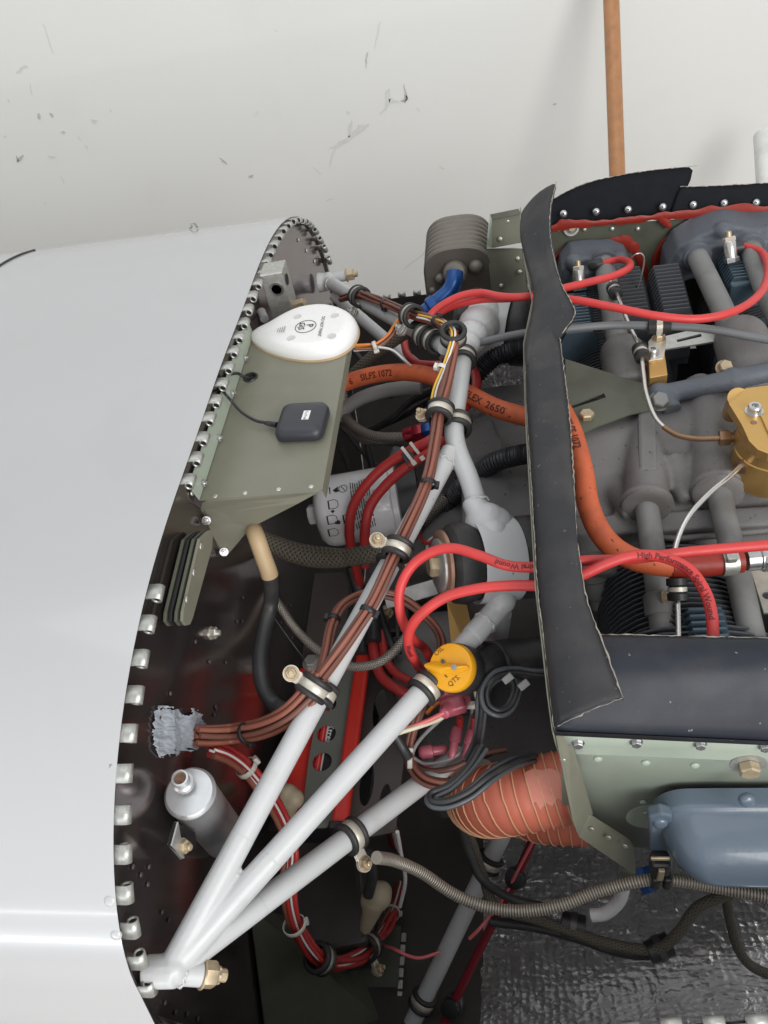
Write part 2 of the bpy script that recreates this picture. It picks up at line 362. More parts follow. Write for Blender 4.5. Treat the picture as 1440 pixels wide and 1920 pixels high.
m_conduit = M('grey_control_sheath', (0.15, 0.155, 0.16), 0.5, var=0.1)
m_brass = M('brass_fitting', (0.30, 0.185, 0.11), 0.42, 0.75, var=0.25, vs=120)
m_blue = M('blue_anodised', (0.012, 0.075, 0.27), 0.30, 0.35, var=0.12, vs=60)
m_redan = M('red_anodised', (0.33, 0.02, 0.035), 0.30, 0.5, var=0.1)
m_yelp = M('yellow_cap_plastic', (0.80, 0.37, 0.012), 0.32, var=0.05, vs=40, coat=0.2)
m_ink = M('black_print', (0.016, 0.015, 0.015), 0.6, var=0.2)
m_inkr = M('faded_red_print', (0.13, 0.012, 0.014), 0.6, var=0.3)
m_inko = M('faded_hose_print', (0.115, 0.022, 0.012), 0.7, var=0.4, vs=300)
m_inkw = M('white_print', (0.7, 0.7, 0.7), 0.5)
m_can = M('white_filter_can', (0.66, 0.66, 0.67), 0.30, var=0.03, coat=0.3)
m_antenna = M('white_antenna', (0.80, 0.79, 0.775), 0.30, var=0.02, vs=30, coat=0.2)
m_puck = M('graphite_plastic', (0.032, 0.034, 0.042), 0.40, var=0.08, bump=0.1, bs=1500)
m_tan = M('tan_heat_shrink', (0.42, 0.30, 0.17), 0.5, var=0.15, vs=60)
m_boot = M('ivory_rubber_boot', (0.48, 0.40, 0.28), 0.5, var=0.12, vs=50)
m_batt = M('red_battery_case', (0.58, 0.030, 0.020), 0.35, var=0.08, vs=40)
m_brk = M('dark_grey_bracket', (0.14, 0.145, 0.127), 0.45, var=0.15, vs=40)
m_brk2 = M('brown_black_panel', (0.070, 0.060, 0.056), 0.45, var=0.2, vs=30)
m_rtv = M('red_silicone_sealant', (0.27, 0.022, 0.012), 0.5, var=0.2, vs=60, bump=0.3, bs=180)
m_putty = M('grey_firewall_sealant', (0.36, 0.39, 0.43), 0.55, var=0.16, vs=70, bump=0.5, bs=220)
m_drum = M('brown_grey_casting', (0.185, 0.165, 0.14), 0.45, 0.35, var=0.15, vs=40, bump=0.2)
m_silver = M('silver_canister', (0.60, 0.61, 0.62), 0.34, 0.7, var=0.10, vs=60, bump=0.06, bs=300)
m_copper = M('coppery_washer', (0.33, 0.19, 0.13), 0.42, 0.4, var=0.2, vs=60)
m_rtvred = m_rtv
m_tie = M('natural_zip_tie', (0.62, 0.60, 0.54), 0.4, var=0.05)
m_bore = M('bore_shade_black', (0.006, 0.006, 0.006), 0.7)  # near-black standing for the shade inside holes and gaps
# crinkled foil lining
def foil():
    m = M('foil_heat_shield', (0.76, 0.75, 0.75), 0.27, 0.80, var=0.2, vs=12, dirt=(0.42, 0.40, 0.40), dirt_amt=0.5, ds=7)
    nt = m.node_tree; N, L = nt.nodes, nt.links; b = N['Principled BSDF']; tc = N.new('ShaderNodeTexCoord')
    v = N.new('ShaderNodeTexVoronoi'); v.inputs['Scale'].default_value = 120; v.inputs['Randomness'].default_value = 0.4; L.new(tc.outputs['Object'], v.inputs['Vector'])
    n = N.new('ShaderNodeTexNoise'); n.inputs['Scale'].default_value = 26; n.inputs['Detail'].default_value = 3; n.inputs['Distortion'].default_value = 1.2
    L.new(tc.outputs['Object'], n.inputs['Vector'])
    b1 = N.new('ShaderNodeBump'); b1.inputs['Strength'].default_value = 0.6; b1.inputs['Distance'].default_value = 0.0018; L.new(v.outputs['Distance'], b1.inputs['Height'])
    b2 = N.new('ShaderNodeBump'); b2.inputs['Strength'].default_value = 0.6; b2.inputs['Distance'].default_value = 0.007; L.new(n.outputs['Fac'], b2.inputs['Height'])
    L.new(b1.outputs[0], b2.inputs['Normal']); L.new(b2.outputs[0], b.inputs['Normal']); return m
m_foil = foil()

# ================================================================ the setting
WY = 1.35
def structure(o): o['kind'] = 'structure'; return o
wall = structure(obj('wall', mesh([(-4, WY, -1.15), (4, WY, -1.15), (4, WY, 2.6), (-4, WY, 2.6)], [[0, 1, 2, 3]], m_wall, False)))
structure(obj('floor', mesh([(-5, -6, -1.15), (5, -6, -1.15), (5, WY, -1.15), (-5, WY, -1.15)], [[0, 1, 2, 3]], m_floor, False)))
def scuff(pts, m, k=5):
    """thin smear of rubbed paint on the wall, along a chain of (x, y, half width px)"""
    a, b = [], []
    for i, (x, y, h) in enumerate(pts):
        j = pts[min(i+1, len(pts)-1)]; q = pts[max(i-1, 0)]; dx, dy = j[0]-q[0], j[1]-q[1]; L = math.hypot(dx, dy) or 1
        h1, h2 = h*random.uniform(0.5, 1.2), h*random.uniform(0.5, 1.2)
        a.append(at(x-dy/L*h1, y+dx/L*h1, Y=WY-0.001)); b.append(at(x+dy/L*h2, y-dx/L*h2, Y=WY-0.001))
    k = len(a); o = obj('scuff_mark', mesh(a+b, [[i, i+1, k+i+1, k+i] for i in range(k-1)], m, False), wall)
    return solidify(o, 0.0007, 0)
def jag(pts, n=3):
    out = []
    for p, q in zip(pts, pts[1:]):
        for t in range(n): f = t/n; out.append((p[0]+(q[0]-p[0])*f+random.uniform(-1.2, 1.2), p[1]+(q[1]-p[1])*f+random.uniform(-1.2, 1.2), p[2]+(q[2]-p[2])*f))
    return out+[pts[-1]]
for pts, m in [([(686, 128, .6), (687, 112, 1.6), (690, 98, 1)], m_scuff), ([(703, 90, .5), (710, 52, 1.0), (713, 40, .6)], m_scuff2),
               ([(712, 214, .6), (722, 205, 2.2), (728, 190, 5), (727, 172, 4), (730, 166, 1)], m_scuff2), ([(730, 188, 4), (740, 190, 3.5), (752, 190, 1.5)], m_scuff2),
               ([(752, 190, 1), (759, 189, 3.2), (761, 180, 2.2), (757, 158, .5)], m_scuff), ([(759, 192, 1), (762, 184, 2), (762, 178, .8)], m_scuffd),
               ([(618, 278, .6), (632, 272, 3), (650, 262, 4), (664, 252, 5), (676, 242, 7), (692, 232, 1.5)], m_scuff2), ([(655, 258, 2), (657, 236, 3.5), (660, 225, 1)], m_scuff2),
               ([(618, 312, .4), (622, 290, .8), (630, 276, .6)], m_scuff2), ([(412, 295, .6), (418, 302, 2.2), (426, 308, .8)], m_scuff), ([(467, 332, 1.5), (472, 331, 2.5), (474, 328, 1)], m_scuff),
               ([(72, 212, 2), (74, 219, 4), (74, 224, 1.5)], m_scuff), ([(93, 212, 2), (97, 216, 3.5), (99, 220, 1)], m_scuff), ([(34, 304, 1), (38, 297, 5), (44, 291, 2)], m_scuff),
               ([(30, 292, .8), (33, 300, 2.5), (31, 304, .6)], m_scuff), ([(90, 294, 1), (97, 294, 3), (104, 295, 1)], m_scuff2), ([(112, 247, 1), (117, 249, 4), (121, 247, 1.5)], m_scuff2),
               ([(170, 224, 1), (177, 228, 4), (183, 226, 1)], m_scuff2), ([(7, 258, .8), (11, 256, 1.8)], m_scuff2), ([(30, 138, 1), (38, 130, 3), (48, 122, 2), (52, 128, .8)], m_scuff2),
               ([(80, 44, .4), (88, 66, .8), (100, 100, .6)], m_scuff2), ([(56, 158, .4), (60, 178, .8)], m_scuff2), ([(160, 272, .8), (164, 280, 1.2)], m_scuff2),
               ([(1037, 195, 1.2), (1042, 195, 1.4)], m_scuff), ([(824, 312, .6), (834, 316, 1)], m_scuff2), ([(612, 376, .6), (624, 373, 1)], m_scuff2), ([(586, 313, .4), (602, 326, .7)], m_scuff2),
               ([(782, 203, 1.2), (786, 208, 1.6)], m_scuff2), ([(650, 210, 2), (656, 213, 2.4)], m_scuff2), ([(476, 217, .5), (484, 208, 1)], m_scuff2), ([(515, 56, .6), (519, 59, .8)], m_scuff2),
               ([(757, 504, .5), (790, 480, .8), (812, 452, .5)], m_scuff2), ([(82, 380, .6), (85, 383, 1)], m_scuff2), ([(150, 262, .5), (146, 256, .8)], m_scuff2), ([(115, 330, .5), (120, 345, .7)], m_scuff2),
               ([(14, 185, .8), (17, 192, 1.2)], m_scuff2), ([(205, 205, .5), (210, 209, 1)], m_scuff2)]:
    scuff(jag(pts), m)
p0, p1 = at(1158, 345, Y=1.0), at(1144, -60, Y=1.26)
dr = (p1-p0).normalized()
tag(lathe('broom_handle', [(0.001, -0.9), (0.0155, -0.9), (0.016, 0), (0.0155, 0.5), (0.015, 0.9)], p0, dr, m_wood, None, 20), 'varnished wooden broom handle leaning upright against the white wall', 'broom handle')
q0 = at(1438, 345, Y=1.1); q1 = at(1432, 252, Y=1.2); dq = (q1-q0).normalized(); h = (q1-q0).length
pp = thing('plastic_pipe', 'white plastic pipe with open dark top leaning by the wall, right edge', 'pipe')
lathe('pipe_wall', [(0.021, -0.8), (0.021, h-0.002), (0.020, h), (0.0165, h), (0.0155, h-0.01), (0.0155, h-0.2)], q0, dq, m_pvc, pp, 24)
lathe('bore', [(0.0155, h-0.015), (0.001, h-0.015)], q0, dq, m_bore, pp, 20)

# ================================================================ fuselage with firewall
KN = [(287, 1853), (270, 1800), (257, 1740), (245, 1675), (242, 1600), (241, 1527), (243, 1450), (252, 1375), (264, 1303), (274, 1235), (287, 1170), (302, 1112), None, None, None,
      (362, 902), (376, 860), (388, 822), (400, 785), (412, 752), (424, 720), (435, 689), (445, 659), (455, 632), (464, 606), (472, 580), (480, 555), (490, 532), (499, 511), (506, 491), (513, 474),
      (520, 458), (529, 444), (537, 431), (546, 422), (555, 414), (564, 412), (572, 414), (580, 416), (586, 421), (595, 432), (604, 449), (612, 465), (620, 487)]
KX = 0.012
kp = [at(*k, X=KX) if k else None for k in KN]
ctrl = [(p.y, p.z) for p in kp if p]
# smooth the measured curve: fit a low-order radial profile
yz = np.array(ctrl); ang = np.arctan2(yz[:, 1]+0.05, yz[:, 0]); rad = np.hypot(yz[:, 0], yz[:, 1]+0.05)
cf = np.polyfit(ang, rad, 8); ag = np.linspace(ang.max(), ang.min(), 90)
dome = [(float(np.polyval(cf, a)*math.cos(a)), float(np.polyval(cf, a)*math.sin(a)-0.05)) for a in ag]      # near side to far side
low = [(0.513, 0.0), (0.51, -0.1), (0.49, -0.25), (0.42, -0.40), (0.30, -0.47), (0, -0.48), (-0.30, -0.47), (-0.42, -0.40), (-0.49, -0.25), (-0.512, -0.1), (-0.513, -0.02)]
ring = [V((0, y, z)) for y, z in dome] + [V((0, y, z)) for y, z in low]
ring = resample(spline(ring+[ring[0]], 3), 0.012)[:-1]
# start the ring at the lowest point so that offsets behave
def offset_ring(rg, d):
    n = len(rg); out = []
    for i in range(n):
        t = (rg[(i+1) % n]-rg[i-1]).normalized(); nn = V((0, t.z, -t.y))
        c = sum(rg, V())/n
        if nn.dot(rg[i]-c) < 0: nn = -nn
        out.append(rg[i]+nn*d)
    return out
fus = thing('fuselage', 'glossy white aeroplane fuselage with a bare metal firewall and hinge-edged nose rim', 'fuselage')
o1, o0 = offset_ring(ring, 0.0060), offset_ring(ring, 0.0047)
def shift(rg, x, k=1.0, dz=0.0): return [V((x, p.y*k, p.z*k+dz)) for p in rg]
rows = [shift(o0, -0.03), shift(o0, 0.0035), shift(o1, 0.0042), shift(o1, 0.0034), shift(o1, -0.004), shift(o1, -0.02)]
for x in (-0.1, -0.2, -0.35, -0.5, -0.7, -1.0, -1.5): rows.append(shift(o1, x, 1-0.03*x*0.0, 0.0))
autosmooth(loft('skin', rows, m_skin, fus, close=True), 25)
fw = obj('firewall', mesh(shift(offset_ring(ring, 0.0046), 0.0), [list(range(len(ring)))], m_inox, False), fus)
# dark flange strip under the hinge
loft('hinge_leaf', [shift(offset_ring(ring, 0.0042), 0.0025), shift(offset_ring(ring, 0.0024), 0.0028), shift(offset_ring(ring, 0.0020), -0.01)], m_flange, fus, close=True)
# one piano-hinge knuckle: rolled loop and its leaf, x forward, y along the rim, z outward
def knuckle_mesh():
    seg = 14; r, t = 0.0040, 0.0013; cx = 0.0092; wd = 0.0062; prof = []
    for k in range(seg+1):
        a = math.pi*0.5 - 2*math.pi*0.93*k/seg; prof.append((cx+r*math.cos(a), r*math.sin(a)))
    outer = [(-0.002, r)] + prof; inner = [(-0.002, r-t)] + [(cx+(r-t)*math.cos(math.pi*0.5-2*math.pi*0.93*k/seg), (r-t)*math.sin(math.pi*0.5-2*math.pi*0.93*k/seg)) for k in range(seg+1)]
    n = len(outer); vs = []
    for yy in (-wd, wd):
        vs += [(x, yy, z) for x, z in outer]; vs += [(x, yy, z) for x, z in inner]
    fs = []
    for i in range(n-1):
        fs += [[i, i+1, 2*n+i+1, 2*n+i], [n+i, 3*n+i, 3*n+i+1, n+i+1], [i, n+i, n+i+1, i+1], [2*n+i, 2*n+i+1, 3*n+i+1, 3*n+i]]
    fs.append([n-1, 2*n-1, 4*n-1, 3*n-1]); nb = len(fs)
    for yy in (-wd+0.0012, wd-0.0012):  # discs painted near-black as the shade inside the rolled loop
        b0 = len(vs); vs += [(cx+(r-t)*0.98*math.cos(2*math.pi*k/12), yy, (r-t)*0.98*math.sin(2*math.pi*k/12)) for k in range(12)]; fs.append(list(range(b0, b0+12)))
    me = mesh(vs, fs, m_alu); me.materials.append(m_bore)
    for k in range(nb, len(fs)): me.polygons[k].material_index = 1
    return me
km = knuckle_mesh()
kdots = [V((KX, *dome[0]))]
def rim_at(p):
    j = min(range(len(ring)), key=lambda i: (ring[i].y-p.y)**2+(ring[i].z-p.z)**2)
    return j
for k, p in enumerate(kp):
    if p is None: continue
    j = rim_at(p); t = (ring[(j+1) % len(ring)]-ring[j-1]).normalized(); n = V((0, t.z, -t.y))
    if n.dot(p-V((0, 0, -0.1))) < 0: n = -n
    o = obj('hinge_knuckle', km, fus); yx = n.cross(V((1, 0, 0)))
    tw = random.uniform(-0.03, 0.03); n2 = (n+V((1, 0, 0))*tw).normalized(); xx = yx.cross(n2)
    q = V((0, p.y, p.z)); q = q-n*0.0005
    o.matrix_local = Matrix(((xx.x, yx.x, n2.x, 0.0005), (xx.y, yx.y, n2.y, q.y), (xx.z, yx.z, n2.z, q.z), (0, 0, 0, 1)))
for x, y in ((280, 1625), (278, 1658), (250, 1625), (305, 1710), (400, 1187), (395, 1240), (320, 1300), (407, 1330), (300, 1345), (310, 1880), (330, 1898), (352, 1902), (372, 1910), (455, 1165), (445, 1165), (367, 1203), (393, 1240), (424, 1242),
             (456, 1120), (405, 1325), (403, 1340), (300, 1850), (528, 1168), (548, 1195), (545, 1135), (508, 445+90), (560, 450), (575, 470), (590, 490), (265, 1640), (318, 1725), (360, 925), (403, 928)):
    rivet(at(x, y, X=0.0012), (1, 0, 0), 0.0019 if y > 1000 else 0.0026, m_brk2 if y > 1000 else m_rivet, fw)
nut = hexbolt('nut', at(397, 1187, X=0.001), (1, 0, 0.0), 0.0055, 0.005, m_rivet, fw, washer=0.0062, shank=0.003)
# black seal at the foot of the windscreen
tube('hook', spline([at(356, 428, Z=0.172), at(360, 424, Z=0.18), at(358, 419, Z=0.184), at(364, 418, Z=0.183), at(370, 426, Z=0.172)], 6), 0.0015, m_aluw, fus, 6)
def skin_at(x, y):
    r = at(x, y, d=1)-CAM; best = None
    for p, q in zip(o1, o1[1:]+o1[:1]):
        e = q-p; den = r.y*e.z-r.z*e.y
        if abs(den) < 1e-12: continue
        t = ((p.y-CAM.y)*e.z-(p.z-CAM.z)*e.y)/den; u = ((p.y-CAM.y)*r.z-(p.z-CAM.z)*r.y)/den
        if t > 0 and 0 <= u <= 1 and (best is None or t < best[0]):
            n = V((0, e.z, -e.y)).normalized(); best = (t, CAM+r*t, n if n.dot(r) < 0 else -n)
    return best
for x, y in ((205, 1690), (217, 1754)):
    b = skin_at(x, y); rivet(b[1]-b[2]*0.0004, b[2], 0.0042, m_skin, fus, 'screw', 0.30)

wp = [q for q in (skin_at(x, y) for x, y in ((-40, 532), (0, 499), (35, 480), (65, 470), (94, 464))) if q]
if len(wp) > 2: tube('windscreen_seal', spline([q[1]+q[2]*0.0005 for q in wp], 8), 0.0019, m_blk, fus, 8)

# ================================================================ engine mount
TR = 0.0095
def sphere_vf(c, r, n=10):
    return lathe_vf([(max(1e-4, r*math.sin(math.pi*i/n)), -r*math.cos(math.pi*i/n)) for i in range(n+1)], c, (0, 0, 1), 16)
mount = thing('engine_mount', 'white powder-coated welded tube engine mount between firewall and engine', 'engine mount')
K0 = at(318, 1822, Z=0.045); J = at(846, 846, Z=0.125)
KF = at(614, 528, Z=0.045)
B1 = at(932, 1142, Z=0.05); C1 = at(760, 1492, Z=-0.05)
C1 = K0+(C1-K0)*1.32
TA = (K0, J)
def strut(a, b, r=TR, m=m_mount): return tube('tube', [a, a.lerp(b, 0.5), b], r, m, mount, 24)
strut(K0+(J-K0).normalized()*-0.004, J); strut(K0, B1); strut(K0, C1)
E1 = at(902, 972, Z=0.105); E2 = at(872, 648, Z=0.125)
tube('tube', spline([E1, at(880, 900, Z=0.115), at(856, 838, Z=0.125), at(852, 790, Z=0.13), at(862, 720, Z=0.13), E2], 6), TR, m_mount, mount, 24)
FA = at(835, 650, Z=0.13); FB = at(800, 702, Z=-0.02)
strut(KF, FA); strut(KF+V((0.01, -0.02, -0.012)), FB, 0.0085); strut(at(940, 1150, Z=0.03), at(925, 1260, Z=-0.08))
D0, D1 = at(958, 1530, Z=-0.20), at(765, 1935, Z=-0.38); strut(D0, D1)
strut(at(905, 1440, Z=-0.10), D0)
# corner weldments
cast('corner_joint', [lathe_vf([(0.0105, -0.012), (0.0112, 0), (0.0105, 0.012)], K0+V((-0.006, 0, 0)), (1, 0, 0), 16), sphere_vf(K0+V((0.003, 0.002, 0)), 0.0108),
                      tube_vf([K0, K0+(J-K0).normalized()*0.10], 0.0098, 14)[:2], tube_vf([K0, K0+(B1-K0).normalized()*0.10], 0.0098, 14)[:2], tube_vf([K0, K0+(C1-K0).normalized()*0.08], 0.0098, 14)[:2]], m_mount, mount, 0.0013, 3)
cast('corner_joint', [sphere_vf(KF+V((0.002, 0, 0)), 0.014), tube_vf([KF, KF+(FA-KF).normalized()*0.05], 0.0098, 14)[:2], lathe_vf([(0.015, 0), (0.013, 0.012)], KF+V((-0.014, 0, 0)), (1, 0, 0), 16)], m_mount, mount, 0.0016, 4)
LB = at(378, 1826, Z=0.03); la = (LB-K0).normalized()
cyl('bolt_sleeve', K0+la*0.004, LB, 0.0085, m_mount, mount, 20, bev=0.001)
ntb = hexbolt('castle_nut', LB+la*0.001, la, 0.0092, 0.010, m_cad, mount, washer=0.0102, shank=0.007)
for k in range(3):
    a = k*math.pi/3; u = la.orthogonal().normalized(); d2 = u*math.cos(a)+la.cross(u)*math.sin(a)
    o = obj('castellation', mesh(*box_vf(LB+la*0.0115, d2, la, d2.cross(la), 0.0125, 0.004, 0.0028), m_cad, False), mount); bevel(o, 0.0005)
LF = at(651, 516, Z=0.05); lf = (LF-KF).normalized(); lf = V((1, 0.02, 0.05)).normalized()
cyl('bolt_sleeve', LF-lf*0.035, LF, 0.008, m_mount, mount, 20); hexbolt('castle_nut', LF, lf, 0.0092, 0.010, m_cad, mount, washer=0.010, shank=0.005)
def weld(c, axis, r):
    ax = V(axis).normalized(); u = ax.orthogonal().normalized(); v = ax.cross(u); n = 72
    p = [c+(u*math.cos(2*math.pi*k/n)+v*math.sin(2*math.pi*k/n))*r+ax*(0.0009*math.sin(k*0.7)) for k in range(n+1)]
    tube('weld_bead', p, lambda s, L: 0.0010*(1+0.25*math.sin(s*2*math.pi/0.0028)), m_mount, mount, 8, False)
weld(J+(K0-J).normalized()*0.014, J-K0, 0.0100); weld(K0+la*0.009, la, 0.0090); weld(E1+(at(880, 900, Z=0.115)-E1).normalized()*0.016, at(880, 900, Z=0.115)-E1, 0.0115); weld(B1+(K0-B1).normalized()*0.018, B1-K0, 0.0105); weld(KF+(FA-KF).normalized()*0.02, FA-KF, 0.0102)
# upper ears: steel cups round the rubber isolators
def ear(c, axis, rc, w, tag_near):
    ax = V(axis).normalized()
    prof = [(rc-0.003, -w/2), (rc+0.0005, -w/2-0.0015), (rc+0.001, -w/2+0.003), (rc, 0), (rc+0.001, w/2-0.003), (rc+0.0005, w/2+0.0015), (rc-0.003, w/2), (rc-0.003, -w/2)]
    vs, fs = lathe_vf(prof, c, ax, 40); n = (len(prof)-1)*40
    o = obj('isolator_cup', mesh(vs, fs[:n], m_mount), mount); return autosmooth(o, 40)
NA = V((1, 0.30, -0.28)).normalized(); NC = at(924, 1050, Z=0.072)
ear(NC, NA, 0.038, 0.036, True)
cast('ear_web', [sphere_vf(E1+V((0.004, -0.006, -0.004)), 0.014), tube_vf([E1, E1.lerp(J, 0.25)], 0.0115, 14)[:2], sphere_vf(E1+V((0.010, -0.014, -0.008)), 0.016), sphere_vf(at(912, 982, Z=0.098), 0.020), sphere_vf(at(922, 992, Z=0.092), 0.022)], m_mount, mount, 0.0016, 4)
cast('ear_web', [sphere_vf(B1+V((0.004, 0.006, 0.006)), 0.014), tube_vf([B1, B1.lerp(K0, 0.10)], 0.0105, 14)[:2], tube_vf([B1, at(925, 1230, Z=-0.04)], 0.0105, 14)[:2]], m_mount, mount, 0.0016, 4)
FC = at(925, 618, Z=0.075); FAx = V((1, -0.22, -0.10)).normalized()
ear(FC, FAx, 0.040, 0.036, False)
cast('ear_web', [sphere_vf(E2+V((0.003, 0.006, -0.002)), 0.014), sphere_vf(at(884, 632, Z=0.112), 0.020), sphere_vf(at(898, 612, Z=0.102), 0.025), sphere_vf(at(908, 600, Z=0.096), 0.026), tube_vf([E2, E2.lerp(J, 0.2)], 0.0108, 14)[:2]], m_mount, mount, 0.0016, 4)
def isolator(c, ax, label, r, washer=True):
    t = thing('rubber_isolator', label, 'engine isolator', 'rubber isolators of the engine mount')
    lathe('rubber', [(0.02, -0.048), (r*0.80, -0.046), (r*0.97, -0.040), (r*1.02, -0.030), (r*0.93, -0.0185), (r*0.9, -0.017)], c, ax, m_rub, t, 36)
    lathe('rubber', [(r*0.9, 0.017), (r*0.93, 0.0185), (r*1.04, 0.027), (r*1.04, 0.040), (r*0.9, 0.05), (0.02, 0.052)], c, ax, m_rub, t, 36)
    lathe('core', [(r*0.90, -0.03), (r*0.90, 0.03)], c, ax, m_rub, t, 24)
    if washer:
        lathe('cup_washer', [(r*0.86, -0.0465), (r*0.86, -0.0495), (r*0.80, -0.0505), (0.001, -0.0505)], c, ax, m_copper, t, 36)
        lathe('cup_washer', [(r*0.66, -0.0505), (r*0.66, -0.0525), (r*0.62, -0.0535), (0.001, -0.0535)], c, ax, m_aluw, t, 36)
        hexbolt('bolt_head', V(c)-V(ax)*0.0535, -V(ax), 0.0100, 0.008, m_cad, t)
    return t
isolator(NC, NA, 'black rubber isolator with coppery washer in the near mount ear, above the red leads', 0.037)
isolator(FC, FAx, 'dark rubber isolator in the far mount ear beside the blue elbow', 0.039, False)
for x, y, r in ((512, 1387, 0.0009), (547, 1361, 0.0009), (605, 1458, 0.0009), (652, 1450, 0.0008), (548, 1560, 0.0007)):
    pass

# ================================================================ green antenna shelf
sh = thing('antenna_shelf', 'green primed sheet-metal shelf bolted to the top of the firewall', 'shelf')
ZS = 0.172
a0, a1 = at(386, 938, Z=ZS), at(604, 920, Z=ZS); b0, b1 = V((0.004, 0.20, ZS)), V((a1.x, 0.20, ZS))
a0 = V((0.003, a0.y, ZS)); gh = at(470, 708, Z=ZS)
X0, X1, Y0, Y1 = a0.x, a1.x, (a0.y+a1.y)/2, 0.108
r = 0.006
outer = [(X0, Y0), (X1-0.004, Y0), (X1, Y0+0.004), (X1, Y1-0.02), (X1-0.02, Y1), (X0, Y1)]
plate2d('shelf_top', outer, [circ(gh.x, gh.y, 0.006)], (0, 0, ZS-0.0006), (1, 0, 0), (0, 1, 0), 0.0012, m_zinc, sh)
plate('front_lip', [V((X1, Y0+0.002, ZS)), V((X1, Y1-0.02, ZS)), V((X1+0.001, Y1-0.02, ZS-0.012)), V((X1+0.001, Y0+0.004, ZS-0.012))], 0.001, m_zinc, sh, nrm=(1, 0, 0))
plate('rear_flange', [V((X0+0.0015, Y0-0.001, ZS+0.001)), V((X0+0.0015, Y1, ZS+0.001)), V((X0, Y1, ZS+0.022)), V((X0, Y0-0.004, ZS+0.022))], 0.0012, m_zincl, sh, nrm=(1, 0, 0))
g1 = at(470, 990, Y=Y0-0.006); 
gus = [V((X0, Y0, ZS-0.0005)), V((X1-0.003, Y0, ZS-0.0005)), V((X0+0.075, Y0-0.005, ZS-0.030)), V((X0+0.030, Y0-0.010, ZS-0.062)), V((X0+0.008, Y0-0.012, ZS-0.072)), V((X0, Y0-0.004, ZS-0.03))]
plate('side_gusset', [at(386, 940, Z=ZS-0.001), at(600, 922, Z=ZS-0.001), at(560, 944, Z=ZS-0.012), at(470, 990, Z=ZS-0.042), at(424, 1044, Z=ZS-0.075), at(414, 1040, Z=ZS-0.075), at(374, 966, Z=ZS-0.022), at(378, 944, Z=ZS-0.004)], 0.0012, m_zinc, sh)
for x, y in ((403, 930), (459, 924), (522, 917), (583, 912)): rivet(at(x, y, Z=ZS), (0, 0, 1), 0.0024, m_rivet, sh, dome=0.2)
for x, y, z in ((457, 672, .18), (433, 738, .18), (408, 822, .18), (379, 907, .18)): 
    hexbolt('screw', at(x, y, X=X0+0.001), (1, 0, 0.1), 0.0034, 0.003, m_steel, sh, washer=0.0042, shank=0.002)
for x, y, z in ((387, 976, ZS-0.022), (420, 1035, ZS-0.068)): hexbolt('screw', at(x, y, Z=z+0.002), (0.3, -0.8, 0.5), 0.0032, 0.003, m_steel, sh, washer=0.004, shank=0.002)
gro = lathe('grommet', [(0.0062, -0.002), (0.0078, -0.001), (0.0080, 0.0005), (0.0072, 0.0016), (0.0058, 0.0014), (0.0052, -0.002), (0.0052, -0.006)], gh, (0, 0, 1), m_blk, None, 24)
tag(gro, 'round black rubber grommet set in the green shelf', 'grommet')

# white teardrop antenna
ant = thing('gps_antenna', 'white teardrop antenna with four screw recesses on the green shelf', 'antenna')
op = [(472, 632), (478, 645), (503, 661), (542, 673), (585, 677), (625, 671), (655, 655), (670, 632), (669, 612), (652, 598), (617, 589), (578, 592), (538, 604), (503, 618), (480, 626)]
bp = spline([at(x, y, Z=ZS+0.001) for x, y in op]+[at(*op[0], Z=ZS+0.001)], 4)[:-1]
cc = sum(bp, V())/len(bp)
bx0, bx1 = min(p.x for p in bp), max(p.x for p in bp)
def zfac(x): t = max(0, min(1, (x-bx0)/(0.45*(bx1-bx0)))); return 0.58+0.42*(t*t*(3-2*t))
def ringz(k, z): return [V((cc.x+(p.x-cc.x)*k, cc.y+(p.y-cc.y)*k, ZS+z*zfac(cc.x+(p.x-cc.x)*k))) for p in bp]
rows = [ringz(1.0, 0.0012), ringz(1.02, 0.0045), ringz(1.0, 0.009), ringz(0.955, 0.0135), ringz(0.90, 0.0165), ringz(0.84, 0.0178), ringz(0.78, 0.0182), ringz(0.3, 0.0182), ringz(0.02, 0.0182)]
loft('housing', rows, m_antenna, ant, close=True)
loft('gasket', [ringz(1.03, 0.0), ringz(1.03, 0.0022), ringz(0.9, 0.0023)], m_tan, ant, close=True)
ZT = ZS+0.0182
m_rec = M('recess_shade_grey', (0.58, 0.57, 0.56), 0.5, var=0.02)  # shading of the recesses painted as grey discs on the white top
for x, y in ((558, 594), (628, 592), (546, 634), (622, 630)):
    lathe('screw_recess', [(0.0046, 0.0), (0.0045, 0.0004), (0.0038, 0.0002), (0.0005, 0.0002)], at(x, y, Z=ZT), (0, 0, 1), m_rec, ant, 20)
cg = at(573, 612, Z=ZT+0.0004)
obj('printed_ring', mesh(*ring_vf(cg, (0, 0, 1), 0.0109, 0.0115, 0.0003, 40), m_ink), ant)
tx, ty = V((0.0, -1, 0)), V((1, 0, 0))
text_flat('lettering', 'G|S', 0.0090, cg+V((-0.0072, 0.0075, 0.0)), tx, ty, m_ink, ant, 0.01)
text_flat('lettering', 'P', 0.0110, cg+V((0.0008, 0.0035, 0.0)), tx, ty, m_ink, ant, 0.01)
text_flat('lettering', 'DO NOT PAINT', 0.0052, at(604, 594, Z=ZT), tx, ty, m_ink, ant, 0.006, 0.0004)
for k in range(4):
    box('printed_line', at(533-k*4, 617+k*0.6, Z=ZT+0.0002), ty, tx, (0, 0, 1), 0.0007, 0.011-0.0014*k, 0.0003, m_gryh, ant, 0)

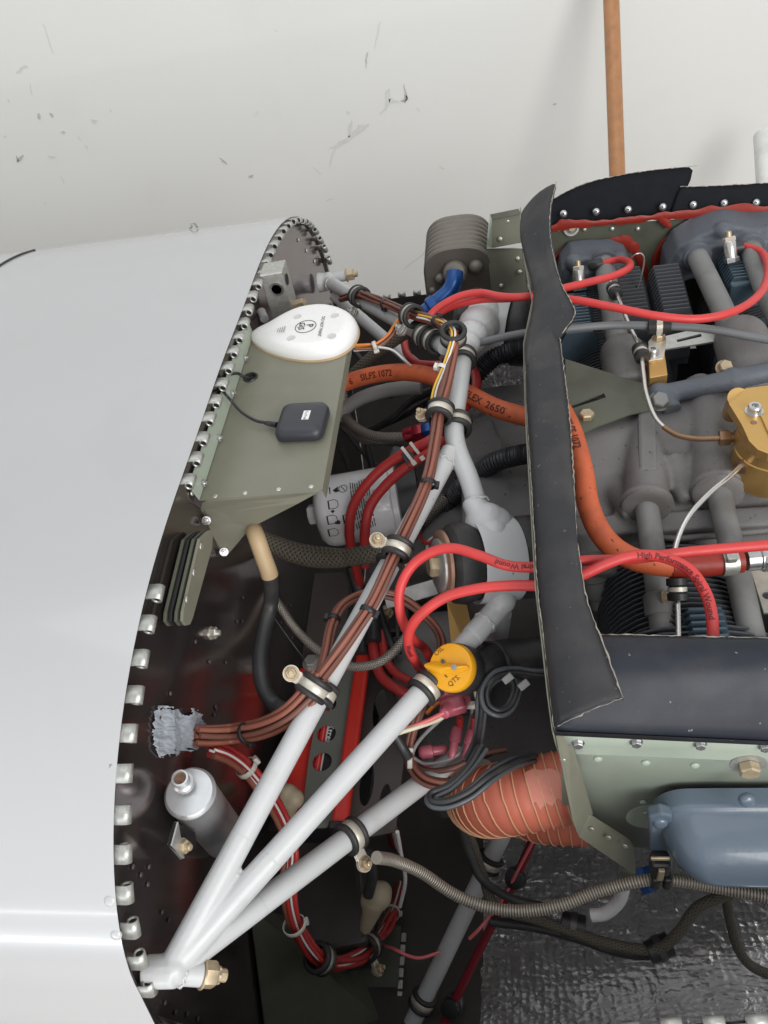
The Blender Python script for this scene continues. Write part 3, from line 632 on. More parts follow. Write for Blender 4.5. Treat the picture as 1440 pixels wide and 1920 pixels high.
# black puck receiver
pk = thing('gps_receiver_puck', 'small graphite plastic receiver with rounded corners and white sticker on the shelf', 'receiver')
c0, c1, c2, c3 = at(530, 762, Z=ZS+.008), at(612, 760, Z=ZS+.008), at(613, 824, Z=ZS+.003), at(519, 830, Z=ZS+.003)
pc = (c0+c1+c2+c3)/4; ux = ((c1-c0)+(c2-c3)).normalized(); uy = V((0, 0, 1)).cross(ux); Wd, Ht = ((c1-c0).length+(c2-c3).length)/2, ((c0-c3).length+(c1-c2).length)/2
def rrect(wx, wy, z, rr=0.008):
    out = []
    for sx, sy, a in ((1, 1, 0), (-1, 1, 90), (-1, -1, 180), (1, -1, 270)):
        for k in range(5):
            t = math.radians(a+k*22.5); out.append(V((pc.x, pc.y, ZS+z))+ux*(sx*(wx/2-rr)+rr*math.cos(t))+uy*(sy*(wy/2-rr)+rr*math.sin(t)))
    return out
loft('case', [rrect(Wd*.9, Ht*.9, .001), rrect(Wd, Ht, .003), rrect(Wd, Ht, .0085), rrect(Wd*.94, Ht*.94, .0125), rrect(Wd*.75, Ht*.72, .0145, .006), rrect(Wd*.4, Ht*.3, .0150, .002), rrect(.001, .001, .0150, .0002)], m_puck, pk, close=True)
st = at(574, 778, Z=ZS+.0152)
stk = box('sticker', st, ux, uy, (0, 0, 1), 0.0068, 0.0125, 0.0003, m_antenna, pk, 0)
text_flat('lettering', 'TruTrak', 0.0036, st+uy*0.0055-ux*0.0014, -uy, ux, m_ink, stk, 0.0, 0.0004)
tube('strain_relief', spline([at(519, 797, Z=ZS+.006), at(508, 795, Z=ZS+.0055), at(498, 793, Z=ZS+.005)], 6), lambda s, L: 0.0028*(1-0.3*s/L)+0.0004*math.sin(s*2500), m_blk, pk, 12)
tag(tube('antenna_cable', spline([at(500, 793, Z=ZS+.005), at(478, 788, Z=ZS+.006), at(452, 772, Z=ZS+.010), at(434, 752, Z=ZS+.018), at(422, 738, Z=ZS+.026), at(412, 724, Z=ZS+.018)], 8), 0.0015, m_blk, None, 8), 'thin black cable curving from the graphite receiver over the hinge rim', 'cable')
tag(tube('antenna_cable', spline([at(470, 712, Z=ZS-.004), at(466, 709, Z=ZS+.004), at(456, 706, Z=ZS+.010), at(446, 700, Z=ZS+.016), at(434, 701, Z=ZS+.026)], 8), 0.0016, m_blk, None, 8), 'short black cable looping out of the shelf grommet to the rim', 'cable')

# drilled aluminium block on the firewall
ab = thing('manifold_block', 'drilled bare aluminium block on the upper firewall above the white antenna', 'metal block')
c = at(527, 556, X=0.022)
o = box('block', c, (1, 0.1, 0), (0, 1, 0.0), (0, 0, 1), 0.026, 0.028, 0.075, m_alu, ab, 0.0012)
lathe('port', [(0.0085, 0), (0.0085, 0.0006), (0.006, 0.0006), (0.0055, -0.004)], c+V((0.002, -0.0141, 0.018)), (0, -1, 0), m_steel, ab, 20); lathe('port', [(0.0058, 0.0008), (0.001, 0.0008)], c+V((0.002, -0.0141, 0.018)), (0, -1, 0), m_aluw, ab, 16)
lathe('port', [(0.0065, 0), (0.0065, 0.0005), (0.001, 0.0005)], c+V((0.0131, -0.002, 0.022)), (1, 0, 0), m_bore, ab, 20)
hexbolt('fitting', c+V((0.014, -0.002, -0.012)), (1, -.2, .3), 0.006, 0.014, m_cad, ab)
cyl('fitting', at(490, 584, X=0.004), at(496, 598, X=0.010), 0.005, m_gryh, ab, 14)

# stack of green plates near the rim
ps = thing('plate_stack', 'stack of narrow riveted green and black plates beside the rim below the shelf', 'bracket')
for k, (X, m) in enumerate(((0.006, m_zincd), (0.0105, m_blk), (0.015, m_zincd), (0.020, m_zinc))):
    base = [(358, 1000), (366, 996), (371, 1003), (369, 1030), (331, 1160), (326, 1172), (318, 1174), (311, 1165), (312, 1148), (345, 1012)]
    plate('plate', [at(x, y, X=0.006)+V((X-0.006, 0, 0)) for x, y in base], 0.0025, m, ps, nrm=(1, 0, 0))
for x, y in ((349, 1036), (335, 1085), (321, 1135)): rivet(at(x, y, X=0.006)+V((0.0145, 0.002, 0.004)), (1, 0, 0), 0.003, m_rivet, ps, dome=.25)

# grey sealant smeared where the harness passes the firewall
def putty():
    from mathutils import noise as nz
    base = [(285, 1345), (291, 1328), (306, 1326), (320, 1330), (330, 1327), (338, 1340), (346, 1342), (352, 1329), (362, 1334), (373, 1336), (377, 1352), (388, 1366), (382, 1384), (372, 1396), (362, 1404), (344, 1404), (330, 1412), (312, 1416), (296, 1418), (286, 1404), (283, 1380)]
    def inside(x, y):
        c = False; n = len(base)
        for i in range(n):
            (x0, y0), (x1, y1) = base[i], base[i-1]
            if (y0 > y) != (y1 > y) and x < (x1-x0)*(y-y0)/(y1-y0)+x0: c = not c
        return c
    nx, ny_ = 76, 68; vs, idx, fs = [], {}, []
    def key(i, j):
        if (i, j) not in idx:
            x, y = 278+i*1.5, 1322+j*1.5
            e = min(math.hypot(x-bx_, y-by_) for bx_, by_ in base); k = min(1, e/8)
            h = 0.0012+0.0016*nz.noise(V((x*.05, y*.11, 1)))+0.0012*nz.noise(V((x*.16, y*.30, 4)))+0.0024*max(0, 1-abs(x-318)/14)+0.0030*max(0, 1-abs(x-352)/16)
            idx[(i, j)] = len(vs); vs.append(at(x, y, X=0.0)+V((max(0.0004, h), 0, 0)))
        return idx[(i, j)]
    for i in range(nx):
        for j in range(ny_):
            x, y = 278.7+i*1.5, 1322.7+j*1.5
            q = 9*nz.noise(V((x*.09, y*.22, 7)))+4*nz.noise(V((x*.3, y*.5, 2)))
            if inside(x+q*.6, y+q) : fs.append([key(i, j), key(i+1, j), key(i+1, j+1), key(i, j+1)])
    o = obj('sealant_patch', mesh(vs, fs, m_putty), None); subsurf(o, 1); solidify(o, 0.0006)
    return tag(o, 'ragged smear of pale grey sealant on the firewall round the brown wires', 'sealant')
putty()

# silver canister
cn = thing('canister', 'dull silver metal canister with short spout mounted low on the firewall', 'canister')
c0, c1 = at(354, 1484, d=0.600), at(432, 1582, d=0.715); ax = (c1-c0).normalized(); R = 0.0195
lathe('body', [(0.0005, 0.0), (0.010, 0.0), (0.0175, 0.0012), (0.0190, 0.0030), (0.0198, 0.0045), (0.0190, 0.0065), (0.0187, 0.008), (0.0187, 0.12), (0.017, 0.126), (0.001, 0.126)], c0, ax, m_silver, cn, 40)
sp = at(344, 1468, d=0.598); sx = (at(333, 1450, d=0.570)-at(345, 1470, d=0.595)).normalized(); sx = (-ax*0.8+sx*0.3).normalized()
lathe('spout', [(0.0080, -0.002), (0.0080, 0.003), (0.0062, 0.0042), (0.0058, 0.010), (0.0061, 0.0120), (0.0048, 0.0122), (0.0042, 0.008), (0.001, 0.007)], sp, sx, m_silver, cn, 24)
lathe('bore', [(0.0045, 0.0105), (0.001, 0.0105)], sp, sx, m_copper, cn, 16)
br = thing('canister_bracket', 'small black bent bracket with brass bolt under the silver canister', 'bracket')
plate('bracket_plate', [at(318, 1585, X=0.022), at(331, 1542, X=0.022), at(366, 1560, X=0.022), at(372, 1590, X=0.022), at(345, 1606, X=0.022)], 0.002, m_blk, br)
plate('bracket_edge', [at(314, 1583, X=0.012), at(326, 1541, X=0.012), at(331, 1542, X=0.023), at(319, 1585, X=0.023), at(343, 1610, X=0.023), at(338, 1612, X=0.012)], 0.0015, m_aluw, br)
hexbolt('bolt', at(342, 1587, X=0.0235), (1, -.2, .3), 0.005, 0.005, m_cad, br, washer=0.006, shank=0.003)

# ================================================================ engine
eng = thing('engine', 'grey four-cylinder aircraft engine with finned cylinders inside the baffles', 'engine')
def extr_x(poly, x0, x1):
    n = len(poly); vs = [V((x0, y, z)) for y, z in poly]+[V((x1, y, z)) for y, z in poly]
    return vs, [list(range(n))[::-1], list(range(n, 2*n))]+[[i, (i+1) % n, (i+1) % n+n, i+n] for i in range(n)]
def tcone(a, b, r0, r1, seg=18): return lathe_vf([(r0, 0), (r1, (b-a).length)], a, b-a, seg)
sec = [(0.10, -0.02), (0.095, 0.055), (0.055, 0.085), (0.0, 0.088), (-0.05, 0.078), (-0.085, 0.055), (-0.115, 0.02), (-0.125, -0.05), (-0.125, -0.24), (0.11, -0.24)]
b1a, b1b = at(1206, 700, Z=0.075), at(1212, 944, Z=0.078); b2a, b2b = at(1310, 720, Z=0.075), at(1346, 918, Z=0.080)
f1a, f1b = at(1185, 740, Z=0.075), at(1168, 668, Z=0.078); f2a, f2b = at(1420, 740, Z=0.07), at(1390, 640, Z=0.082)
cast('crankcase', [extr_x(sec, 0.312, 0.80), tcone(b1a, b1b, 0.013, 0.0215), tcone(b2a, b2b, 0.016, 0.0225), tcone(f1a, f1b, 0.028, 0.025), sphere_vf(f1b, 0.026), tcone(f2a, f2b, 0.03, 0.028), sphere_vf(f2b, 0.029),
     tcone(at(1130, 900, Z=0.05), at(1190, 960, Z=0.07), 0.016, 0.012), tcone(at(1262, 860, Z=0.08), at(1290, 940, Z=0.065), 0.014, 0.010), sphere_vf(at(1110, 800, Z=0.07), 0.02),
     tcone(at(1100, 1000, Z=0.03), at(1110, 1090, Z=0.01), 0.030, 0.028), box_vf(at(1210, 990, Z=0.045), (1, 0, 0), (0, 1, 0.4), (0, -.4, 1), 0.30, 0.02, 0.03)], m_case, eng, 0.0028, 7)
cast('case_flange', [tube_vf(ats([(1232, 742, .094), (1300, 728, .097), (1370, 712, .099), (1480, 690, .10)]), 0.0105, 12)[:2], sphere_vf(at(1236, 742, Z=.095), 0.014), tube_vf(ats([(1250, 752, .092), (1262, 770, .09)]), 0.010, 10)[:2],
     sphere_vf(at(1372, 712, Z=.098), 0.013)], m_caseb, eng, 0.002, 8)
for a, ax, r in ((b1b, b1b-b1a, 0.0225), (b2b, b2b-b2a, 0.0235)):
    lathe('boss_collar', [(r*0.94, -0.004), (r*1.05, -0.002), (r*1.07, 0.001), (r*0.98, 0.003), (r*0.97, 0.005), (r*0.86, 0.0065), (r*0.6, 0.0065)], a, ax, m_case, eng, 32)
for pts, r in (([(1212, 944, .078), (1228, 1060, .060), (1244, 1200, .035)], 0.0108), ([(1346, 918, .080), (1380, 1060, .062), (1415, 1215, .035)], 0.0108),
               ([(1168, 690, .080), (1150, 600, .085), (1132, 490, .085)], 0.0125), ([(1390, 660, .085), (1350, 570, .09), (1306, 478, .09)], 0.0125), ([(1480, 640, .085), (1440, 555, .09), (1405, 462, .092)], 0.0125)):
    t = tube('pushrod_tube', ats(pts), r, m_tubeg, eng, 20); p = ats(pts); a = p[0]; d = (p[1]-p[0]).normalized()
    tube('tube_seal', [p[-1]-(p[-1]-p[1]).normalized()*0.006, p[-1]], r*1.35, m_caseb, eng, 20)
lathe('band', [(0.0140, -0.007), (0.0148, -0.006), (0.0148, 0.006), (0.0140, 0.007)], at(1154, 612, Z=.085), ats([(1168, 690, .080)])[0]-ats([(1150, 600, .085)])[0], m_tubeg, eng, 20)
# cylinders: fins stand square to the cylinder axis
def fins(name, shape, ys, th, m, cyl_part):
    parts = []
    for j, y in enumerate(ys):
        poly = shape(j/(max(1, len(ys)-1))); n = len(poly)
        vs = [V((x, y-th/2, z)) for x, z in poly]+[V((x, y+th/2, z)) for x, z in poly]
        parts.append((vs, [list(range(n)), list(range(n, 2*n))[::-1]]+[[i, i+n, (i+1) % n+n, (i+1) % n] for i in range(n)]))
    return obj(name, mesh(*merge(parts), m, False), cyl_part)
def arc(xc, zc, r, n=28, sq=2.0, ax=1.0):
    out = []
    for k in range(n):
        a = 2*math.pi*k/n; c, s = math.cos(a), math.sin(a)
        out.append((xc+ax*r*math.copysign(abs(c)**(2/sq), c), zc+r*math.copysign(abs(s)**(2/sq), s)))
    return out
for xc, sgn in ((0.405, 1), (0.605, 1), (0.42, -1), (0.62, -1)):
    cyl('barrel', (xc, sgn*0.11, -0.02), (xc, sgn*(0.36 if sgn > 0 else 0.318), -0.02), 0.058, m_fin, eng, 24)
    fins('barrel_fins', lambda t: arc(xc, -0.02, 0.072), [sgn*(0.125+0.0055*k) for k in range(16)], 0.0017, m_fin, eng)
    fins('head_fins', lambda t: arc(xc, -0.02, 0.076, sq=2.6, ax=1.05), [sgn*(0.218+0.0055*k) for k in range(22 if sgn > 0 else 18)], 0.0019, m_fin, eng)
def tower(c, wx, zt, ys, m, slope=0.0):
    def shp(t):
        z = zt-slope*t
        return [(c-wx/2, 0.0), (c-wx/2, z-0.012), (c-wx*0.36, z), (c+wx*0.36, z), (c+wx/2, z-0.012), (c+wx/2, 0.0)]
    fins('cooling_fins', shp, ys, 0.0022, m, eng)
tower(0.561, 0.042, 0.088, [0.255+0.0065*k for k in range(10)], m_finb)
box('fin_block', (0.561, 0.250, 0.042), (1, 0, 0), (0, 1, 0), (0, 0, 1), 0.040, 0.009, 0.085, m_finb, eng, 0.003)
tower(0.362, 0.042, 0.074, [0.195+0.0065*k for k in range(14)], m_finb)
tower(0.475, 0.040, 0.080, [0.215+0.0068*k for k in range(13)], m_fin, -0.01)
box('fin_block', (0.475, 0.209, 0.042), (1, 0.2, 0), (-.2, 1, 0), (0, 0, 1), 0.040, 0.009, 0.06, m_fin, eng, 0.003)
tower(0.430, 0.045, 0.070, [0.225+0.0068*k for k in range(14)], m_fin, -0.012)
tower(0.428, 0.036, 0.062, [-0.205-0.0068*k for k in range(14)], m_finb)
# rocker housings on the far heads
def prism(pts, Y, t):
    f = [at(x, y, Y=Y) for x, y in pts]; n = len(f); vs = f+[p+V((0, t, 0)) for p in f]
    return vs, [list(range(n)), list(range(n, 2*n))[::-1]]+[[i, i+n, (i+1) % n+n, (i+1) % n] for i in range(n)]
def pxs(pts, Y, r): return [sphere_vf(at(x, y, Y=Y), r) for x, y in pts]
cast('rocker_housing', [prism([(1048, 552), (1054, 508), (1074, 486), (1100, 484), (1150, 482), (1178, 492), (1194, 526), (1196, 560)], .330, .05), prism([(1066, 548), (1078, 515), (1120, 508), (1165, 512), (1176, 548)], .315, .03)]+pxs([(1076, 492), (1160, 488)], 0.335, 0.012)+pxs([(1128, 500)], .325, .017), m_caseb, eng, 0.0024, 4)
cast('rocker_housing', [prism([(1246, 540), (1252, 496), (1272, 464), (1308, 444), (1345, 430), (1372, 424), (1420, 430), (1490, 426), (1490, 500), (1300, 524)], .330, .05), prism([(1262, 520), (1276, 486), (1330, 462), (1400, 452), (1490, 450), (1490, 490), (1310, 512)], .316, .03)]+pxs([(1355, 434), (1438, 440), (1262, 505)], 0.334, 0.012)+pxs([(1306, 482), (1405, 466)], .322, .018), m_caseb, eng, 0.0024, 4)
# rear accessory housing, seen between mount and baffle
cast('accessory_case', [box_vf((0.262, 0.10, -0.06), (1, 0, 0), (0, 1, 0), (0, 0, 1), 0.085, 0.17, 0.15), box_vf((0.240, 0.08, 0.012), (1, 0.2, 0), (-.2, 1, 0), (0, 0, 1), 0.04, 0.06, 0.02), tcone(V((0.235, 0.13, 0.0)), V((0.235, 0.13, 0.025)), .012, .010), box_vf((0.262, -0.01, -0.12), (1, 0, 0), (0, 1, 0), (0, 0, 1), 0.09, 0.20, 0.26), box_vf((0.245, 0.03, -0.02), (1, 0, 0), (0, 1, 0.1), (0, -.1, 1), 0.05, 0.10, 0.07), tcone(V((0.20, -0.03, -0.10)), V((0.26, -0.03, -0.10)), 0.03, 0.035), sphere_vf(V((0.235, -0.06, -0.04)), 0.025)], m_case, eng, 0.003, 6)
for x, y, z, r in ((1236, 752, .100, .0085), (1100, 780, .078, .0075), (1358, 690, .104, .007)):
    hexbolt('bolt', at(x, y, Z=z), (0.1, -0.5, 0.85), r, 0.007, m_tubeg if x == 1236 else m_cad, eng, washer=r*1.25)
lathe('oil_plug_boss', [(0.018, -0.02), (0.016, 0.0), (0.0145, 0.012), (0.0125, 0.014), (0.012, 0.03), (0.009, 0.034), (0.009, 0.044), (0.001, 0.044)], at(1112, 1062, Z=0.02), at(1130, 1160, Z=-0.03)-at(1112, 1062, Z=0.02), m_tubeg, eng, 20)
lathe('tube_clamp', [(0.0108, -0.010), (0.0122, -0.009), (0.0122, 0.009), (0.0108, 0.010)], at(1234, 1135, Z=0.046), at(1244, 1200, Z=.035)-at(1228, 1060, Z=.060), m_tubeg, eng, 22)
hexbolt('clamp_bolt', at(1246, 1120, Z=0.058), (1, -.3, .3), 0.0045, 0.009, m_cad, eng, washer=0.006)
plate('dark_underlay', [V((0.312, -0.325, -0.10)), V((0.80, -0.325, -0.10)), V((0.80, 0.38, -0.10)), V((0.312, 0.38, -0.10))], 0.002, m_bore, eng, nrm=(0, 0, 1))  # black sheet added so the gaps between cylinders look dark
for x, y, z in ((1150, 905, .060), (1268, 985, .045), (1120, 865, .066), (1300, 985, .05)): hexbolt('case_bolt', at(x, y, Z=z), (0, -.55, .85), 0.0055, 0.0045, m_tubeg, eng, washer=0.0072)
box('boss_rib', b1a.lerp(b1b, .62)+V((0, -.006, .017)), b1b-b1a, (1, 0, 0), (0, -.4, 1), .09, .017, .007, m_case, eng, .003)
tube('case_seam', ats([(1095, 990, .040), (1180, 1000, .043), (1270, 1010, .044), (1380, 1000, .046), (1480, 990, .046)]), .0035, m_case, eng, 8)
# spark plugs
def plug(name, c, d, label):
    t = thing('spark_plug', label, 'spark plug', 'spark plugs of the engine'); d = V(d).normalized()
    hexbolt('hex', c, d, 0.009, 0.006, m_steel, t)
    lathe('shell', [(0.0072, 0.006), (0.0072, 0.024), (0.0066, 0.025)], c, d, m_sst, t, 16)
    hexbolt('collar_nut', V(c)+d*0.025, d, 0.0074, 0.005, m_tab, t); lathe('contact', [(0.0036, 0.030), (0.0036, 0.036), (0.001, 0.037)], c, d, m_cad, t, 12)
plug('spark_plug', at(1372, 492, Y=0.285), at(1366, 440, Y=0.30)-at(1372, 492, Y=0.285), 'bright spark plug on top of the blue fins, far cylinder by the right edge')
plug('spark_plug', at(1087, 545, Y=0.285), at(1084, 500, Y=0.30)-at(1087, 545, Y=0.285), 'spark plug half hidden under the red lead beside the seal, far rear cylinder')

# ================================================================ baffles
baf = thing('engine_baffle', 'green primed sheet-metal engine baffle with riveted walls round the cylinders', 'baffle')
FY = 0.385
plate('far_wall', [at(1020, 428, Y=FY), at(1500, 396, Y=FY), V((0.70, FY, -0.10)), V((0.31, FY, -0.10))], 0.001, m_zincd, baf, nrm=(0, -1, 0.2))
LE = [(977, 385, .165), (984, 480, .168), (1000, 560, .172), (984, 640, .175), (985, 700, .176), (989, 800, .177), (998, 950, .176), (1007, 1100, .170), (1019, 1200, .160), (1030, 1300, .146), (1039, 1366, .132)]
RE1 = [(1030, 345, .197), (1036, 450, .195), (1050, 520, .195), (1076, 580, .192), (1079, 600, .190), (1056, 632, .182)]
le = ats(LE); wallx = 0.3055
rw = [V((p.x-0.001, p.y, p.z-0.002)) for p in le]
for i in range(len(rw)): rw[i].x = le[i].x-0.0012
loft('rear_wall', [rw, [V((p.x+0.002, p.y, p.z-0.02)) for p in rw], [V((p.x+0.014, p.y, p.z-0.10)) for p in rw]], m_zinc, baf, t=0.001, off=0)
# near wall: profile in Y, Z run along X
def ny(p, y): return at(p[0], p[1], Y=y)
xl, xr = at(1045, 1372, Y=-0.350).x, 0.62
prof = [(-0.350, 0.131), (-0.3500, 0.1085), (-0.3472, 0.1080), (-0.3465, 0.088), (-0.3460, 0.0865), (-0.3310, 0.062), (-0.3305, 0.060), (-0.3305, -0.12)]
zt = lambda x: -0.022*(x-xl)/0.2
def wallz(row, x): return V((x, row[0], row[1]+zt(x)))
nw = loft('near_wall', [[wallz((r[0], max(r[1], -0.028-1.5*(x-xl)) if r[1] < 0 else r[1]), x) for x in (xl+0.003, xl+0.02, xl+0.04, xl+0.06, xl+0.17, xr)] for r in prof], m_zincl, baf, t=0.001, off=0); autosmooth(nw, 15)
plate('near_flange', [at(1040, 1366, Y=-0.352), at(1067, 1372, Y=-0.350), at(1112, 1525, Y=-0.342), at(1108, 1542, Y=-0.344), at(1086, 1570, Y=-0.358), at(1074, 1540, Y=-0.358)], 0.001, m_zinc, baf)
plate('near_flange', [at(1086, 1570, Y=-0.358), at(1092, 1543, Y=-0.350), at(1108, 1528, Y=-0.345), at(1180, 1574, Y=-0.342), at(1190, 1590, Y=-0.342), at(1192, 1642, Y=-0.352)], 0.001, m_zinc, baf)
plate('near_flange', [at(1166, 1632, Y=-0.353), at(1190, 1640, Y=-0.353), at(1196, 1652, Y=-0.350), at(1178, 1655, Y=-0.345), at(1165, 1645, Y=-0.345)], 0.001, m_zinc, baf)
for x, y in ((1084, 1394), (1193, 1392), (1313, 1396), (1434, 1400)): hexbolt('screw', at(x, y, Y=-0.3512), (0, -1, 0.1), 0.0035, 0.003, m_steel, baf, washer=0.0045)
for x, y in ((1121, 1423), (1211, 1430), (1303, 1435)): rivet(at(x, y, Y=-0.3476), (0, -1, 0), 0.0034, m_zincl, baf, dome=.5)
for x, y in ((1206, 1504), (1253, 1502), (1211, 1524)): rivet(at(x, y, Y=-0.3318), (0, -1, 0), 0.003, m_zincl, baf, dome=.5)
for x, y in ((1055, 1425), (1062, 1460), (1069, 1484), (1076, 1510), (1083, 1540), (1109, 1555), (1141, 1571), (1172, 1587)): rivet(at(x, y, Y=-0.352), (-0.3, -1, 0.2), 0.0024, m_rivet, baf, dome=.3)
cz = at(1228, 1530, Y=-0.331)
lathe('doubler_disc', [(0.024, 0), (0.024, 0.0008), (0.001, 0.0008)], V((cz.x, -0.3312, cz.z)), (0, -1, 0), m_zincl, baf, 40)
wb = at(1402, 1432, Y=-0.3475); lathe('big_washer', [(0.0125, 0), (0.0125, 0.0012), (0.001, 0.0012)], wb, (0, -1, 0.05), m_alu, baf, 32); hexbolt('bolt', wb+V((0, -0.0015, 0)), (0, -1, 0.05), 0.0075, 0.007, m_cad, baf)
hexbolt('bolt', at(1235, 1528, Y=-0.3325), (0.1, -1, 0.5), 0.0085, 0.008, m_cad, baf, washer=0.0095)
def ribbon(name, pts, Y, wpx, m, parent, th=0.002):
    """bead of sealant drawn on the far wall"""
    top, bot, mid = [], [], []
    pts = [(p.x, p.y, p.z) for p in spline([V(p) for p in [(x, y, h) for x, y, h in pts]], 5)]
    for i, (x, y, h) in enumerate(pts):
        a = pts[max(0, i-1)]; b = pts[min(len(pts)-1, i+1)]; dx, dy = b[0]-a[0], b[1]-a[1]; L = math.hypot(dx, dy) or 1; h = h*random.uniform(.55, 1.45)
        top.append(at(x+dy/L*h, y-dx/L*h, Y=Y)); bot.append(at(x-dy/L*h, y+dx/L*h, Y=Y)); mid.append(at(x, y, Y=Y-th))
    return loft(name, [top, mid, bot], m, parent, sub=1)
WYf = FY-0.0018
for pts in ([(1035, 430, 6), (1060, 421, 10), (1100, 420, 6), (1150, 416, 6), (1200, 411, 6), (1240, 406, 7), (1290, 402, 9), (1350, 398, 12), (1440, 396, 12), (1500, 394, 12)],
            [(1238, 405, 6), (1250, 418, 8), (1256, 428, 3)], [(1340, 402, 4), (1304, 416, 4), (1268, 436, 5), (1244, 456, 6), (1230, 486, 7), (1226, 515, 7), (1226, 550, 6)],
            [(1036, 490, 4), (1058, 468, 6), (1082, 461, 6), (1120, 462, 6), (1150, 456, 8), (1170, 452, 10), (1190, 466, 9), (1204, 495, 8), (1211, 530, 7), (1218, 565, 6)], [(1330, 405, 3), (1400, 408, 4), (1500, 412, 4)]):
    ribbon('sealant_bead', pts, WYf-(0.006 if pts[0][0] in (1035, 1238, 1330) else 0), 1, m_rtv, baf)
for x, y in ((1047, 430), (1096, 430), (1148, 429), (1196, 429)): rivet(at(x, y, Y=FY-.001), (0, -1, .2), 0.0032, m_rivet, baf, dome=.6)
lathe('washer', [(0.010, 0), (0.010, 0.001), (0.0075, 0.001), (0.0072, 0)], at(1071, 428, Y=FY-.002), (0, -1, .2), m_aluw, baf, 24); hexbolt('bolt', at(1072, 426, Y=FY-.002), (0, -1, .2), 0.005, 0.006, m_cad, baf)
# rubber seals
def edge(path, parent, r=0.00045):
    p = resample(path, 0.003); rr = [random.uniform(0.25, 1.25)*r if random.random() > .12 else 1.7*r for _ in p]; L = plen(p)
    p = [q+V((random.uniform(-1, 1), random.uniform(-1, 1), random.uniform(-1, 1)))*0.0004 for q in p]
    tube('frayed_edge', p, lambda s, l: float(np.interp(s, L, rr)), m_edge, parent, 6)
s1 = thing('baffle_seal', 'wavy black rubber seal flap standing over the rear baffle, upper of two', 'rubber seal', 'rubber baffle seals')
A1 = spline(ats([(977, 398, .178), (975, 440, .172), (985, 490, .170), (1000, 555, .172), (985, 640, .176), (986, 690, .178)]), 6)
B1_ = spline(ats([(1043, 340, .215), (1031, 400, .200), (1034, 460, .196), (1052, 530, .193), (1078, 585, .190), (1054, 625, .182)]), 6)
mid = [a.lerp(b, 0.5)+V((0, 0, 0.008*math.sin(i*0.35+1))) for i, (a, b) in enumerate(zip(A1, B1_))]
q1 = [a.lerp(b, 0.2)+V((0, 0, 0.004)) for a, b in zip(A1, B1_)]
loft('flap', [A1, q1, mid, B1_], m_seal, s1, t=0.0022, sub=1); edge(B1_, s1); 
s2 = thing('baffle_seal', 'long flat black rubber seal strip lying along the rear baffle, lower of two', 'rubber seal', 'rubber baffle seals')
A2 = spline(ats([(990, 640, .172), (986, 700, .175), (990, 800, .176), (999, 950, .175), (1008, 1100, .169), (1020, 1200, .159), (1031, 1300, .146), (1039, 1364, .134)]), 6)
B2_ = spline(ats([(1042, 578, .179), (1056, 680, .180), (1068, 780, .182), (1076, 900, .184), (1082, 1010, .184), (1100, 1120, .180), (1136, 1220, .174), (1168, 1308, .168)]), 6)
rows = []
for f, dz in ((0, 0), (0.12, 0.0045), (0.3, 0.006), (0.75, 0.006), (0.9, 0.0015), (1, -0.0005)): rows.append([a.lerp(b, f)+V((0, 0, dz+0.0012*math.sin(i*0.21+f*3))) for i, (a, b) in enumerate(zip(A2, B2_))])
loft('strip', rows, m_seal, s2, t=0.0022); edge(B2_, s2); edge(A2, s2, 0.0004); edge([A2[-1], A2[-1].lerp(B2_[-1], 0.5)+V((0, 0, 0.002)), B2_[-1]], s2, 0.0004)
s3 = thing('baffle_seal', 'broad smooth blue-black rubber seal curling inward over the near baffle wall', 'rubber seal', 'rubber baffle seals')
xs = [0.300+0.032*k for k in range(9)]
tp = [at(1075+68*k, 1188+1.5*k, Z=0.160) for k in range(9)]; bt = [at(1040+70*k, 1368+3.2*k, Y=-0.3525) for k in range(9)]
bt = [V((b.x, b.y, b.z)) for b in bt]
rows = [[b+V((0, 0, -0.004)) for b in bt], [b+V((0, -0.002, 0.003)) for b in bt]]
for f, dz in ((0.15, 0.009), (0.35, 0.016), (0.6, 0.017), (0.85, 0.008), (1.0, 0)): rows.append([b.lerp(t, f)+V((0, 0, dz)) for b, t in zip(bt, tp)])
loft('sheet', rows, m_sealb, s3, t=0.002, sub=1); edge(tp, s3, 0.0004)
loft('shadow_gap_lip', [[b+V((0, -0.0016, 0.0005)) for b in bt], [b+V((0, -0.0020, -0.0045)) for b in bt], [b+V((0, 0.001, -0.005)) for b in bt]], m_blk, s3)  # black strip put in for the shaded gap under the seal
s4 = thing('baffle_seal', 'upright black rubber seal riveted along the far baffle wall, tall left piece', 'rubber seal', 'rubber baffle seals')
def upr(bot, top, parent, Yb, Yt):
    b, t = [at(x, y, Y=Yb) for x, y in bot], [at(x, y, Y=Yt) for x, y in top]; b, t = spline(b, 4), spline(t, 4)
    m = [p.lerp(q, 0.5)+V((0, -0.003, 0)) for p, q in zip(b, t)]
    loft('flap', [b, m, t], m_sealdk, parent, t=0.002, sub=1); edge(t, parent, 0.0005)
upr([(1025, 430), (1100, 420), (1180, 414), (1262, 406)], [(1030, 376), (1100, 343), (1200, 322), (1307, 311)], s4, FY-0.003, FY+0.02)
s5 = thing('baffle_seal', 'upright black rubber seal riveted along the far baffle wall, low right piece', 'rubber seal', 'rubber baffle seals')
upr([(1255, 406), (1320, 398), (1400, 394), (1490, 390)], [(1275, 350), (1320, 349), (1400, 345), (1490, 339)], s5, FY-0.006, FY+0.006)
